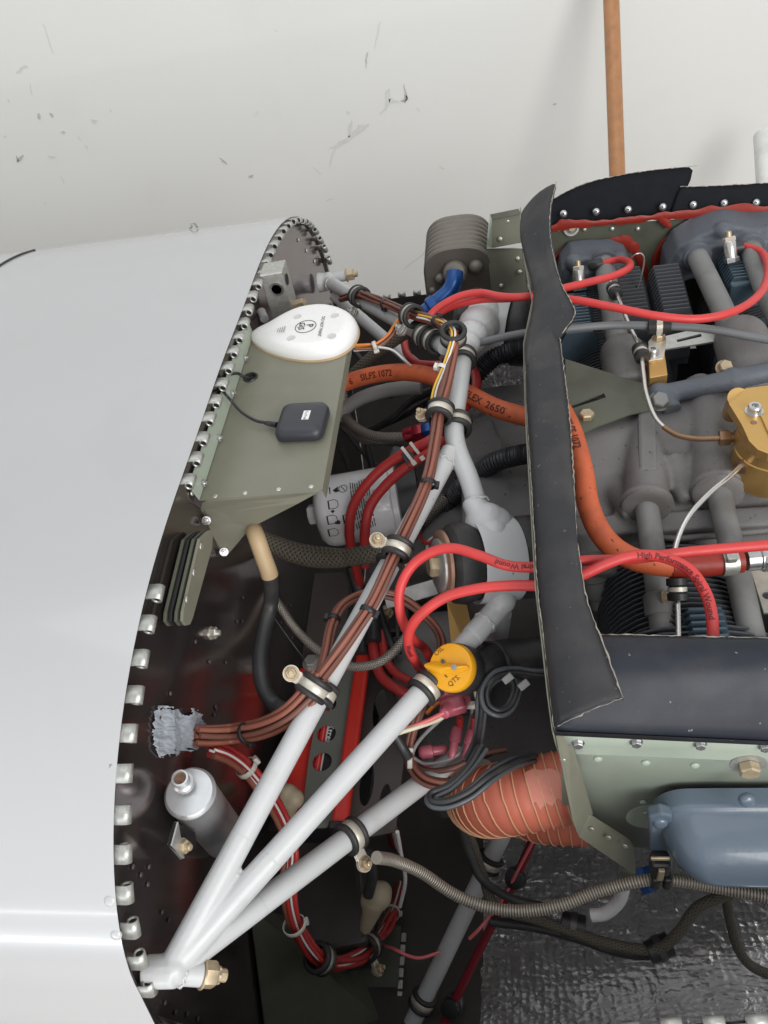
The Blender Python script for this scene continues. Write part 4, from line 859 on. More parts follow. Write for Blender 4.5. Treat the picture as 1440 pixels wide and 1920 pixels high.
for x, y, s in ((1057, 401, s4), (1118, 397, s4), (1178, 393, s4), (1243, 388, s4), (1300, 384, s5), (1358, 381, s5), (1418, 380, s5)):
    rivet(at(x, y, Y=FY-0.0065), (0, -1, 0.3), 0.0048, m_steel, s, dome=.6); lathe('rivet_hole', [(0.0012, 0), (0.001, 0.0002)], at(x, y, Y=FY-0.0096), (0, -1, .3), m_bore, s, 8)

# green corner channel and lower bracket outside the far rear corner
gb = thing('corner_bracket', 'dark green riveted sheet-metal corner box behind the upper seal', 'bracket')
gy = 0.40
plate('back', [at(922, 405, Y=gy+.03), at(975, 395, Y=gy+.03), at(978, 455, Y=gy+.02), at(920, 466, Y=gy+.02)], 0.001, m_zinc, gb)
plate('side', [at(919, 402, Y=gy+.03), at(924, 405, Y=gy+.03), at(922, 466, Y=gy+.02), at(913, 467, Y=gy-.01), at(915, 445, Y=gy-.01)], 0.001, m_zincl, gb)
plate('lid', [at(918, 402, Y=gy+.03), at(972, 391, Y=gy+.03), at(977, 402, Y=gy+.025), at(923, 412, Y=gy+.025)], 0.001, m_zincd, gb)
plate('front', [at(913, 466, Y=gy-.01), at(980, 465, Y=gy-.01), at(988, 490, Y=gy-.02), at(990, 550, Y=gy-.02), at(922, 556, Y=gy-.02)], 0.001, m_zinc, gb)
tube('rim', [at(913, 466, Y=gy-.011), at(960, 465, Y=gy-.011), at(981, 466, Y=gy-.011), at(990, 495, Y=gy-.021)], 0.0009, m_zincl, gb, 6)
for x, y, yy in ((952, 414, .43), (937, 426, .43), (938, 448, .42), (971, 485, .388), (975, 510, .38), (940, 536, .38)): rivet(at(x, y, Y=yy-.001), (0, -1, .4), 0.0034, m_rivet, gb, dome=.5)

# finned drum with the blue elbow
dm = thing('finned_housing', 'brown-grey ribbed metal housing beyond the mount, against the white wall', 'housing')
dc = at(860, 500, Y=0.40); dc0 = at(866, 520, Y=0.37); dax = V((0.0, 1, -0.02)).normalized()
prof = []
for k in range(8):
    y = 0.012+k*0.0125; prof += [(0.0375, y), (0.046, y+0.002), (0.046, y+0.0055), (0.0375, y+0.0078)]
dctr = at(862, 540, Y=0.375)
def boxy(rr, y):
    out = []
    for k in range(24):
        a = math.pi*k/23; c, s = math.cos(a), math.sin(a); out.append(dctr+V((rr*1.06*math.copysign(abs(c)**0.7, c), y, 0.012+0.95*rr*abs(s)**0.75)))
    out.insert(0, dctr+V((rr*1.1, y, -0.06))); out.append(dctr+V((-rr*1.1, y, -0.06))); return out
loft('ribs', [boxy(r0, y) for r0, y in prof], m_drum, dm, deg=30)
fr = boxy(0.043, 0.012); obj('face', mesh(fr, [list(range(len(fr)))], m_drum, False), dm); autosmooth(dm.children[0], 30)
lathe('port', [(0.017, -0.004), (0.0165, 0.006), (0.014, 0.010), (0.0115, 0.011)], at(853, 512, Y=0.375), (0, -1, 0.5), m_drum, dm, 24)
for x, y, r in ((892, 500, .010), (825, 522, .0075), (812, 545, .006)): rivet(at(x, y, Y=0.382), (0, -1, .3), r, m_drum, dm, 'boss', .9)
tube('rib', ats([(806, 552, .02), (850, 540, .03), (905, 545, .03)]), 0.004, m_drum, dm, 10)
el = thing('blue_elbow_fitting', 'bright blue anodised elbow fitting screwed into the ribbed housing', 'pipe fitting')
ep = spline([at(853, 510, Y=0.362), at(851, 528, Y=0.352), at(842, 546, Y=0.345), at(825, 562, Y=0.338), at(815, 570, Y=0.335)], 8); tube('elbow', ep, 0.0115, m_blue, el, 20)
dd = (ep[-1]-ep[-6]).normalized(); hexbolt('swivel_nut', ep[-1]-dd*0.003, dd, 0.0145, 0.013, m_blue, el); cyl('sleeve', ep[-1]+dd*0.008, ep[-1]+dd*0.022, 0.010, m_blue, el)

# ================================================================ fuel divider, lines and brackets on the case
fd = thing('fuel_flow_divider', 'gold anodised fuel divider block with socket screws at the right edge', 'fuel divider')
zf = 0.150
pl = [at(x, y, Z=zf) for x, y in ((1366, 756), (1380, 745), (1398, 727), (1440, 722), (1500, 716), (1500, 860), (1440, 850), (1420, 842), (1404, 826), (1398, 812), (1390, 795))]
plate('top_plate', pl, 0.010, m_gold, fd, 0.0008, nrm=(0, 0, 1))
plate('raised_pad', [at(x, y, Z=zf+.002) for x, y in ((1426, 778), (1500, 770), (1500, 830), (1446, 822))], 0.002, m_gold, fd, nrm=(0, 0, 1))
fc = at(1462, 800, Z=zf-0.011); lathe('body', [(0.034, 0), (0.034, 0.020), (0.033, 0.021), (0.033, 0.022), (0.034, 0.023), (0.034, 0.055), (0.03, 0.058)], fc, (0, 0, -1), m_gold, fd, 48)
cyl('post', at(1384, 745, Z=zf-.004), at(1372, 775, Z=zf-.05), 0.009, m_gold, fd, 20); hexbolt('stud_nut', at(1376, 776, Z=zf-.045), (0, -.6, .8), 0.006, 0.008, m_steel, fd)
hexbolt('socket_screw', at(1414, 770, Z=zf+.0008), (0, 0, 1), 0.0058, 0.006, m_steel, fd, washer=0.0078, sock=True)
lathe('pin_hole', [(0.0028, 0), (0.0027, 0.0003), (0.001, 0.0003)], at(1413, 792, Z=zf), (0, 0, 1), m_brass, fd, 16)
def fitting(name, a, b, label):
    t = thing('line_fitting', label, 'pipe fitting', 'brown fittings on the fuel divider'); d = (b-a).normalized(); L = (b-a).length
    hexbolt('nut', a, d, 0.0075, L*0.42, m_brass, t); lathe('neck', [(0.0045, L*0.4), (0.0045, L*0.6)], a, d, m_brass, t, 14); hexbolt('nut', a+d*L*0.58, d, 0.0068, L*0.42, m_brass, t)
fitting('line_fitting', at(1348, 821, Z=.118), at(1398, 819, Z=.118), 'brown hex fitting on the left side of the gold divider')
fitting('line_fitting', at(1386, 876, Z=.110), at(1430, 846, Z=.105), 'brown hex fitting angled below the gold divider')
ln = thing('fuel_line', 'thin stainless line bending from rear injector down to the gold divider', 'fuel line')
P1 = spline(ats([(1143, 522, .105), (1160, 560, .11), (1180, 610, .115), (1200, 655, .118), (1206, 700, .116), (1212, 740, .115), (1230, 785, .113), (1262, 812, .112), (1300, 822, .114), (1350, 822, .118)]), 10)
tube('line', P1, 0.0023, m_sst, ln, 10); tube('line_end', P1[-26:], 0.0026, m_brass, ln, 10)
ln2 = tag(hose('fuel_line', [(1390, 872, .112), (1370, 892, .112), (1330, 925, .110), (1290, 970, .105), (1268, 1020, .095), (1266, 1060, .088), (1270, 1110, .08), (1272, 1200, .07)], 0.0023, m_sst, None, 10, 10), 'thin stainless line running from the gold divider down to the near seal', 'fuel line')
tag(hose('sensor_wire', [(1180, 490, .10), (1190, 478, .12), (1203, 476, .12), (1208, 490, .11), (1202, 520, .09), (1196, 540, .075), (1190, 560, .06)], 0.0010, m_sst, None, 8, 8), 'fine looped wire sticking up beyond the far red lead', 'wire')
def sleeve(name, c, d, r, L, label):
    t = thing('line_grommet', label, 'grommet', 'black rubber grommets on the fuel lines'); d = V(d).normalized()
    lathe('rubber', [(r*.5, -L/2), (r, -L/2+.001), (r*1.02, -L*.18), (r*.8, -L*.12), (r*.8, L*.12), (r*1.02, L*.18), (r, L/2-.001), (r*.5, L/2)], c, d, m_blk, t, 20)
    lathe('band', [(r*.8, -L*.1), (r*.92, -L*.09), (r*.92, L*.09), (r*.8, L*.1)], c, d, m_tab, t, 20)
sleeve('line_grommet', at(1202, 662, Z=.118), P1[30]-P1[28], 0.0080, 0.020, 'black rubber grommet on the fuel line beside the gold block')
sleeve('line_grommet', at(1152, 545, Z=.108), P1[6]-P1[4], 0.0080, 0.020, 'black rubber grommet high on the fuel line by the far pushrod tube')
sleeve('line_grommet', at(1270, 1105, Z=.082), (0, -.6, -.5), 0.0085, 0.020, 'black rubber grommet on the lower fuel line below the red leads')
gk = thing('gold_spacer_block', 'small gold block with socket screw and cable clamp on the case', 'metal block')
zb = 0.112; o = plate('block', [at(1214, 662, Z=zb), at(1246, 660, Z=zb), at(1252, 702, Z=zb), at(1218, 708, Z=zb)], 0.016, m_gold, gk, 0.0008, nrm=(0, 0, 1))
plate('tab', [at(1216, 640, Z=zb+.0015), at(1230, 622, Z=zb+.0015), at(1246, 624, Z=zb+.0015), at(1250, 640, Z=zb+.0015), at(1244, 672, Z=zb+.0015), at(1216, 676, Z=zb+.0015)], 0.0015, m_tab, gk, nrm=(0, 0, 1))
hexbolt('socket_screw', at(1224, 662, Z=zb+.002), (0, 0, 1), 0.0055, 0.006, m_steel, gk, washer=0.0075, sock=True); hexbolt('bolt', at(1235, 634, Z=zb+.002), (0, 0, 1), 0.0055, 0.005, m_cad, gk, washer=0.0075, shank=.004)
tag(hose('control_cable', [(900, 642, .12), (980, 625, .13), (1070, 616, .13), (1150, 610, .128), (1230, 611, .126), (1320, 616, .122), (1400, 630, .118), (1480, 645, .115)], 0.0042, m_conduit, None, 8, 12), 'grey sheathed control cable running across the engine under the seal', 'control cable')
cb = thing('cable_clamp', 'dark rubber cable clamp with pale strap on the grey control cable', 'clamp')
cp = at(1236, 611, Z=.126); lathe('cushion', [(.004, -.012), (.0085, -.011), (.009, .011), (.004, .012)], cp, (1, -.1, 0), m_rub, cb, 18); lathe('strap', [(.0085, -.003), (.0095, -.003), (.0095, .003), (.0085, .003)], cp, (1, -.1, 0), m_tab, cb, 18)
plate('strap_tab', [at(1231, 606, Z=.134), at(1240, 606, Z=.134), at(1239, 632, Z=.118), at(1231, 632, Z=.118)], 0.001, m_tab, cb)
gt = thing('triangle_bracket', 'flat dark green triangular bracket with slot bolted on the engine case', 'bracket')
zt2 = .098; tri = [(1060, 674), (1206, 720), (1210, 724), (1212, 742), (1250, 738), (1262, 744), (1262, 760), (1236, 766), (1180, 778), (1120, 800), (1062, 826)]
P0 = at(1060, 674, Z=zt2); ux = (at(1206, 720, Z=zt2)-P0).normalized(); uy = V((0, 0, 1)).cross(ux)
def l2(x, y): q = at(x, y, Z=zt2)-P0; return (q.dot(ux), q.dot(uy))
plate2d('plate', [l2(*p) for p in tri], [[l2(*p) for p in ((1064, 764), (1132, 738), (1136, 746), (1100, 758), (1075, 766))]], P0, ux, uy, 0.0016, m_zincd, gt)
hexbolt('bolt', at(1100, 782, Z=zt2+.001), (0, 0, 1), 0.0075, 0.006, m_cad, gt)
ss = thing('slotted_strap', 'pale slotted metal strap joining the case to the far cylinder', 'strap'); zs3 = .075
P0 = at(1245, 645, Z=zs3); ux = (at(1370, 600, Z=zs3)-P0).normalized(); uy = V((0, 0, 1)).cross(ux)
plate2d('strap', [l2b for l2b in [((at(x, y, Z=zs3)-P0).dot(ux), (at(x, y, Z=zs3)-P0).dot(uy)) for x, y in ((1245, 632), (1340, 610), (1372, 598), (1384, 622), (1350, 640), (1246, 656))]],
        [[((at(x, y, Z=zs3)-P0).dot(ux), (at(x, y, Z=zs3)-P0).dot(uy)) for x, y in ((1268, 638), (1314, 627), (1316, 632), (1270, 643))]], P0, ux, uy, 0.002, m_aluw, ss)
# valve cover
vc = thing('valve_cover', 'smooth blue-grey enamelled valve cover bolted on outside the near baffle', 'valve cover')
vx0, vx1, vz0, vz1 = 0.3755, 0.5250, -0.050, 0.007
def vring(k, Y, rr=0.026):
    cx, cz, hx, hz = (vx0+vx1)/2, (vz0+vz1)/2, (vx1-vx0)/2-(1-k), (vz1-vz0)/2-(1-k)
    hx, hz = max(hx, 0.002), max(hz, 0.001); r_ = min(rr, hx*0.98, hz*0.98); out = []
    for sx, sz, a in ((1, 1, 0), (-1, 1, 90), (-1, -1, 180), (1, -1, 270)):
        for q in range(6):
            t = math.radians(a+q*18); out.append(V((cx+sx*(hx-r_)+r_*math.cos(t), Y, cz+sz*(hz-r_)+r_*math.sin(t))))
    return out
loft('cover', [vring(1.004, -0.338), vring(1.004, -0.352), vring(1.0025, -0.3535), vring(1.0, -0.356), vring(0.9985, -0.366), vring(0.995, -0.377), vring(0.989, -0.387), vring(0.9815, -0.394), vring(0.974, -0.398), vring(0.968, -0.3995), vring(0.93, -0.4)], m_valve, vc, close=True, sub=1)
fl = [at(1216, 1534, Y=-0.358), at(1240, 1527, Y=-0.358), at(1262, 1532, Y=-0.358), at(1262, 1640, Y=-0.362), at(1222, 1626, Y=-0.362)]
plate('flange', fl, 0.010, m_valve, vc, 0.002); rivet(at(1238, 1543, Y=-0.3585), (0, -1, .2), 0.006, m_valve, vc, 'screw', .5); rivet(at(1400, 1500, Y=-0.356), (0, -1, .5), 0.006, m_valve, vc, 'screw', .6)
vk = thing('hose_clip', 'dark rubber clip with brass strap hanging under the valve cover end', 'clip')
box('cushion', at(1237, 1620, Y=-0.368), RT, (0, 1, 0), (0, 0, 1), 0.0165, 0.014, 0.022, m_blk, vk, 0.003); box('cushion', at(1228, 1648, Y=-0.370), RT, (0, 1, 0), (0, 0, 1), 0.007, 0.012, 0.02, m_blk, vk, 0.002); box('cushion', at(1250, 1648, Y=-0.370), RT, (0, 1, 0), (0, 0, 1), 0.007, 0.012, 0.02, m_blk, vk, 0.002)
box('strap', at(1238, 1610, Y=-0.3775), RT, (0, 1, 0), (0, 0, 1), 0.0150, 0.002, 0.004, m_cad, vk, 0.0005); box('strap', at(1239, 1640, Y=-0.3765), RT, (0, 1, 0), (0, 0, 1), 0.005, 0.003, 0.020, m_cad, vk, 0.0005)
tag(lathe('blue_fitting', [(0.009, 0), (0.010, 0.004), (0.010, 0.012), (0.007, 0.014), (0.007, 0.022)], at(1200, 1628, Y=-0.335), (0.3, -1, -0.3), m_blue, None, 6), 'blue fitting tucked between the baffle corner and valve cover', 'pipe fitting')

# ================================================================ clamps and ties
def clamp(c, axis, r, tabdir, label, w=0.0165, wide=1.0, bolt=True, tablen=0.017, nutc=m_cad):
    t = thing('cushion_clamp', label, 'clamp', 'cushioned loop clamps'); ax = V(axis).normalized(); c = V(c)
    td = V(tabdir); td = (td-ax*td.dot(ax)).normalized(); bd = ax.cross(td)
    obj('cushion', mesh(*ring_vf(c, ax, r, r+0.0026, w, 28), m_rub), t)
    for s in (-1, 1): obj('cushion_lip', mesh(*ring_vf(c+ax*(s*w*0.36), ax, r, r+0.0046, w*0.29, 28), m_rub), t)
    obj('band', mesh(*ring_vf(c, ax, r+0.002, r+0.0033, w*0.42, 28), m_tab), t)
    if bolt:
        for s in (-1, 1):
            tc = c+td*(r+0.002+tablen*0.45)+bd*(s*0.0011)
            o = obj('tab', mesh(*lathe_vf([(0.0068, -0.0006), (0.0068, 0.0006)], c+td*(r+tablen*0.75)+bd*(s*0.0012), bd, 18), m_tab), t); autosmooth(o)
            box('tab', c+td*(r+tablen*0.3)+bd*(s*0.0012), td, ax, bd, tablen*0.9, w*0.62, 0.0012, m_tab, t, 0.0003)
        f = 1 if bd.dot(CAM-c) > 0 else -1
        hexbolt('bolt', c+td*(r+tablen*0.75)+bd*(f*0.002), bd*f, 0.0048, 0.0042, nutc, t, washer=0.0062, shank=0.003)
        hexbolt('nut', c+td*(r+tablen*0.75)-bd*(f*0.002), -bd*f, 0.0046, 0.004, nutc, t)
    return t
def pdir(x0, y0, x1, y1, d=0.7): return at(x1, y1, d=d)-at(x0, y0, d=d)
def ztie(c, axis, r, m, label, headdir=None, w=0.0045):
    t = thing('zip_tie', label, 'zip tie', 'zip ties'); ax = V(axis).normalized()
    obj('strap', mesh(*ring_vf(c, ax, r, r+0.0011, w, 20), m), t)
    hd = V(headdir) if headdir is not None else CAM-V(c); hd = (hd-ax*hd.dot(ax)).normalized()
    box('head', V(c)+hd*(r+0.0015), ax, ax.cross(hd), hd, w*1.4, 0.0055, 0.004, m, t, 0.0006)
    return t
def bundle(name, label, path, n, r, mats, cat='wire bundle', spread=1.0, twist=0.6, group=None, names='wire', flat=1.0):
    """several wires lying side by side along a path"""
    t = thing(name, label, cat, group); T, N, B = frames(path); L = plen(path)
    slots = [(0, 0)] if n == 1 else ([(math.cos(2*math.pi*k/n), math.sin(2*math.pi*k/n)) for k in range(n)] if n < 6 else [(0, 0)]+[(math.cos(2*math.pi*k/(n-1)), math.sin(2*math.pi*k/(n-1))) for k in range(n-1)])
    rad = r*1.05/math.sin(math.pi/max(3, n if n < 6 else n-1)) if n > 2 else r*1.02
    for k, (a, b) in enumerate(slots):
        ph = random.uniform(0, 6.28); pp = []
        for i, p in enumerate(path):
            tw = twist*L[i]/0.1; ca, sa = math.cos(tw), math.sin(tw); u, v = (a*ca-b*sa)*rad*spread, (a*sa+b*ca)*rad*spread
            wob = 0.35*r*math.sin(L[i]*60+ph)
            pp.append(p+N[i]*(u*flat+wob)+B[i]*(v+wob*0.6))
        tube(names, pp, r, mats[k % len(mats)], t, 8)
    return t

# ================================================================ brown wiring harness along the mount
def up(p, h): return V((p.x, p.y, p.z+h))
def onA(x, y, h): return up(on_line(K0, J, x, y), h)
main = [at(366, 1380, X=0.006), at(400, 1380, X=0.016), at(440, 1376, Z=0.045), at(490, 1366, Z=0.062), at(540, 1342, Z=0.080), at(578, 1306, Z=0.090), at(603, 1268, Z=0.096)]
mp = spline(main, 8)
bundle('wire_harness', 'bundle of reddish-brown wires sweeping from the grey sealant to the mount tube', mp, 8, 0.0024, [m_brown, m_brown, m_brownd], flat=1.25)
armA = spline([at(600, 1272, Z=0.098), at(630, 1232, Z=0.100), at(668, 1178, Z=0.105), at(700, 1128, Z=0.110), at(735, 1052, Z=0.119), at(752, 1014, Z=0.124), at(790, 930, Z=0.133), at(806, 880, Z=0.138), at(816, 820, Z=0.144), at(823, 770, Z=0.150), at(838, 715, Z=0.156), at(849, 660, Z=0.160), at(852, 632, Z=0.163)], 8)
bundle('wire_harness', 'brown wire run strapped along the white tube up to the top of the mount', armA, 6, 0.0022, [m_brown, m_brown, m_brownd], twist=.3)
armB = spline([at(600, 1275, Z=0.097), at(612, 1222, Z=0.090), at(622, 1175, Z=0.084), at(640, 1138, Z=0.078), at(675, 1117, Z=0.07), at(715, 1113, Z=0.06), at(760, 1126, Z=0.05), at(800, 1158, Z=0.04), at(824, 1190, Z=0.03), at(826, 1230, Z=0.02), at(800, 1300, Z=-0.01), at(772, 1380, Z=-0.03), at(770, 1430, Z=-0.04), at(795, 1462, Z=-0.04), at(840, 1470, Z=-0.04), at(868, 1455, Z=-0.04)], 8)
bundle('wire_harness', 'brown wire loop leaving the strap and curling behind the yellow oil cap', armB, 4, 0.0022, [m_brown, m_brownd], twist=.3)
top = spline([at(640, 560, Z=0.06), at(672, 552, Z=0.09), at(700, 560, Z=0.105), at(735, 574, Z=0.12), at(775, 590, Z=0.138), at(805, 598, Z=0.148), at(830, 608, Z=0.158), at(852, 628, Z=0.165)], 8)
bundle('wire_harness', 'dark brown wires crossing from the far mount corner over to the upper clamps', top, 5, 0.0021, [m_brownd, m_brown], twist=.4)
colr = spline([at(786, 592, Z=0.146), at(810, 597, Z=0.155), at(835, 606, Z=0.165), at(850, 622, Z=0.170), at(846, 650, Z=0.166), at(832, 690, Z=0.160), at(818, 725, Z=0.154), at(812, 760, Z=0.150)], 8)
bundle('coloured_wires', 'yellow, white and orange wires running beside the brown ones at the top', [p_q+V((0, 0, -.002)) for p_q in colr], 5, 0.0012, [m_yel, m_white, m_redd, m_orw, m_white], spread=1.3, twist=.5)
sw = spline([at(664, 652, Z=0.12), at(690, 650, Z=0.115), at(706, 648, Z=0.115), at(730, 630, Z=0.120), at(748, 605, Z=0.130), at(768, 590, Z=0.138)], 8)
bundle('coloured_wires', 'orange and white wires swinging from under the antenna to the upper clamp', sw, 4, 0.0016, [m_orw, m_brown, m_white, m_yel], spread=1.3)
ztie(at(703, 649, Z=0.116), sw[16]-sw[14], 0.005, m_tie, 'white zip tie on the coloured wires beside the antenna', pdir(703, 649, 704, 662))
tag(tube('white_wire', spline([at(706, 650, Z=.115), at(735, 656, Z=.112), at(755, 672, Z=.105), at(770, 685, Z=.09)], 6), 0.0014, m_white, None, 6), 'single white wire drooping from the antenna wires toward the orange hose', 'wire')
aA = (J-K0).normalized()
def clampA(x, y, tx, ty, label, r=0.0100, **k): 
    c = on_line(K0, J, x, y); return clamp(c, aA, r, pdir(x, y, tx, ty), label, **k)
clampA(604, 1300, 640, 1330, 'black cushioned clamp gripping the white tube below the brown harness', bolt=False)
clamp(at(588, 1290, Z=0.093), mp[-1]-mp[-8], 0.0095, pdir(588, 1290, 557, 1280), 'cushioned clamp with brass bolt around the brown harness, lower of the tube', tablen=0.016)
clampA(736, 1045, 790, 1075, 'black cushioned clamp on the white tube behind the middle harness clamp', bolt=False)
clamp(at(746, 1030, Z=0.122), armA[40]-armA[36], 0.0085, pdir(746, 1030, 713, 1020), 'cushioned clamp with brass bolt around the brown wires halfway up the tube', tablen=0.015)
clamp(at(825, 772, Z=0.150), armA[-22]-armA[-26], 0.0090, pdir(825, 772, 795, 800), 'cushioned clamp round the wires where the tubes join, with brass nut', tablen=0.014)
clamp(at(858, 796, Z=0.128), at(862, 720, Z=.13)-at(852, 800, Z=.128), 0.0100, pdir(858, 796, 820, 800), 'cushioned clamp on the white tube just above the welded fork', bolt=False)
clamp(at(850, 628, Z=0.166), pdir(850, 628, 862, 660)+V((0, 0, .05)), 0.0095, pdir(850, 628, 825, 640), 'upright cushioned clamp ring at the top bend of the brown wires', bolt=False)
clamp(at(868, 672, Z=0.128), at(862, 720, Z=.13)-E2, 0.0100, pdir(868, 672, 830, 690), 'cushioned clamp on the white tube below the top bend', bolt=False)
clamp(at(772, 592, Z=0.140), top[34]-top[28], 0.0095, pdir(772, 592, 755, 618), 'cushioned clamp ring with grimy bolt holding the crossing brown wires', tablen=0.014, nutc=m_aluw)
clamp(at(798, 632, Z=0.128), FA-KF, 0.0100, pdir(798, 632, 830, 655), 'left of two cushioned clamps on the far mount tube', bolt=False)
clamp(at(815, 640, Z=0.130), FA-KF, 0.0100, pdir(815, 640, 832, 655), 'right of two cushioned clamps on the far mount tube, with pale nut', tablen=0.014, nutc=m_aluw)
clamp(at(674, 556, Z=0.088), FA-KF, 0.0100, pdir(674, 556, 668, 580), 'cushioned clamp on the far mount tube near the firewall corner', tablen=0.016, nutc=m_aluw)
clamp(on_line(K0, B1, 785, 1276), B1-K0, 0.0100, pdir(785, 1276, 760, 1255), 'cushioned clamp on the white tube just below the yellow oil cap', bolt=False, w=0.016)
clamp(on_line(K0, C1, 658, 1566), C1-K0, 0.0100, pdir(658, 1566, 686, 1614), 'cushioned clamp with bolt on the lowest mount tube above the spiral hose', tablen=0.020)
clamp(on_line(D0, D1, 930, 1625), D1-D0, 0.0098, pdir(930, 1625, 960, 1640), 'cushioned clamp near the top of the grey lower strut', bolt=False)
clamp(on_line(D0, D1, 797, 1880), D1-D0, 0.0098, pdir(797, 1880, 830, 1890), 'cushioned clamp low on the grey lower strut at the bottom of the picture', bolt=False)
ztie(at(803, 907, Z=0.136), armA[64]-armA[60], 0.0065, m_blk, 'black zip tie on the brown wires above the fork', pdir(803, 907, 822, 910))
ztie(at(690, 1145, Z=0.108), armA[27]-armA[23], 0.0062, m_blk, 'black zip tie on the brown wires midway along the white tube', pdir(690, 1145, 706, 1150))
ztie(at(625, 1162, Z=0.082), armB[20]-armB[16], 0.0052, m_blk, 'black zip tie on the brown wire loop left of the tube', pdir(625, 1162, 610, 1158))
ztie(at(464, 1374, Z=0.053), mp[23]-mp[20], 0.0085, m_blk, 'black zip tie round the harness near the grey sealant', pdir(464, 1374, 467, 1400))
ztie(at(828, 690, Z=0.158), colr[42]-colr[38], 0.0045, m_tie, 'white zip tie on the coloured wires near the top bend', pdir(828, 690, 815, 692))
ztie(at(722, 570, Z=0.114), top[22]-top[18], 0.0055, m_blk, 'black zip tie on the dark brown crossing wires', pdir(722, 570, 722, 585))
ztie(at(820, 603, Z=0.155), top[46]-top[42], 0.0060, m_blk, 'black zip tie on the wires just before the top bend', pdir(820, 603, 822, 590))

# ================================================================ red ignition leads
LEADR = 0.0043
def lead(pts, label, r=LEADR, m=m_red, text=None):
    t = thing('ignition_lead', label, 'ignition lead', 'red ignition leads'); p = spline(ats(pts), 10); tube('lead', p, r, m, t, 14)
    if text:
        for s, size, s0, flip, mm in text: text_wrap('lettering', s, size, p, r, s0, mm, t, 0.02, flip)
    return p
lead([(815, 1255, -.02), (798, 1218, .02), (772, 1196, .06), (752, 1155, .095), (750, 1105, .115), (772, 1062, .125), (808, 1036, .135), (850, 1028, .142), (900, 1042, .145), (950, 1060, .146), (1008, 1063, .146), (1080, 1052, .142), (1180, 1048, .138), (1300, 1034, .135), (1440, 1022, .13), (1520, 1015, .13)],
     'bright red ignition lead arching past the near mount ear to the right edge', text=[('Spiral Wound', 0.0060, 0.282, True, m_inkr)])
lead([(800, 1270, .0), (782, 1246, .04), (766, 1212, .075), (770, 1178, .10), (796, 1146, .118), (840, 1118, .128), (900, 1103, .135), (960, 1098, .138), (1020, 1097, .140), (1080, 1083, .144), (1140, 1056, .150), (1190, 1042, .152), (1240, 1044, .152), (1290, 1066, .150), (1320, 1106, .146), (1334, 1150, .14), (1338, 1205, .13)],
     'bright red ignition lead hooking over the oil cap and bending down by the blue fins', text=[('High Performance Spiral Wound', 0.0062, 0.300, False, m_inkr), ('Wound', 0.0058, 0.085, True, m_inkr)])
lead([(798, 602, .12), (820, 578, .13), (860, 556, .14), (900, 549, .145), (940, 556, .15), (985, 556, .155), (1040, 544, .15), (1100, 530, .14), (1150, 517, .13), (1178, 503, .12), (1180, 492, .11), (1160, 487, .10), (1125, 495, .095)],
     'red lead looping round to the far rear spark plug')
lead([(812, 592, .115), (850, 574, .125), (900, 562, .135), (950, 560, .142), (1000, 556, .15), (1075, 562, .152), (1150, 576, .150), (1230, 592, .146), (1310, 598, .14), (1380, 582, .135), (1425, 550, .125), (1440, 510, .115), (1430, 475, .105), (1400, 463, .10), (1385, 464, .10)],
     'long red lead sagging across the engine to the blue-finned plug at right')
for a_, b_, lb in (((1128, 494, .095), (1108, 498, .092), 'dark boot on the red lead at the far rear plug'), ((1392, 463, .10), (1374, 466, .10), 'dark boot on the red lead at the far front plug')):
    tag(hose('lead_boot', [a_, ((a_[0]+b_[0])/2, (a_[1]+b_[1])/2, a_[2]), b_], .0068, m_blkc, None, 4, 14), lb, 'lead boot', 'dark boots on the ignition leads')
def rcable(pts, label, r=0.0050, m=m_redd): return tag(hose('red_cable', pts, r, m, None, 8, 14), label, 'cable', 'red battery cables')
rcable([(675, 1095, -.10), (664, 1050, -.06), (655, 1000, -.01), (662, 950, .02), (690, 905, .045), (730, 868, .062), (775, 842, .075), (812, 822, .085), (840, 790, .085), (875, 760, .08), (893, 725, .075), (888, 695, .07), (868, 680, .07)], 'left of two thick red cables curving over the white oil filter', 0.0056)
rcable([(685, 1060, -.05), (684, 1000, .0), (694, 950, .025), (725, 908, .045), (765, 874, .062), (805, 848, .075), (832, 820, .085)], 'right of two thick red cables curving over the white oil filter', 0.0056)
rcable([(757, 630, .05), (762, 660, .05), (780, 680, .05), (808, 684, .05), (830, 684, .055)], 'short red cable loop under the far mount tube clamps', 0.0050)
rcable([(697, 1180, -.10), (702, 1230, -.10), (715, 1268, -.10), (745, 1292, -.10), (780, 1310, -.11)], 'red cable bending out of a black boot beside the battery, left of its pair', 0.0058)
rcable([(715, 1185, -.10), (722, 1230, -.10), (738, 1258, -.10), (770, 1278, -.10)], 'red cable bending out of a black boot beside the battery, right of its pair', 0.0050)
tb = thing('tie_mount', 'black cable tie mount with two clear ties holding the pair of red cables', 'cable tie')
box('mount', at(768, 858, Z=.068), pdir(768, 858, 790, 840), pdir(768, 858, 780, 880), CAM-at(768, 858, Z=.068), 0.013, 0.018, 0.012, m_blkc, tb, 0.001)
for dx in (0, 16): box('strap', at(766+dx, 855-dx*.55, Z=.077), pdir(768, 858, 785, 880), pdir(768, 858, 790, 843), CAM-at(768, 858, Z=.068), 0.024, 0.0035, 0.0015, m_tie, tb, 0.0004)
for k in (0, 16): box('strap_head', at(776+k, 868-k*.55, Z=.079), pdir(768, 858, 785, 880), pdir(768, 858, 790, 843), CAM-at(768, 858, Z=.068), 0.005, 0.005, 0.0045, m_tie, tb, 0.0006)
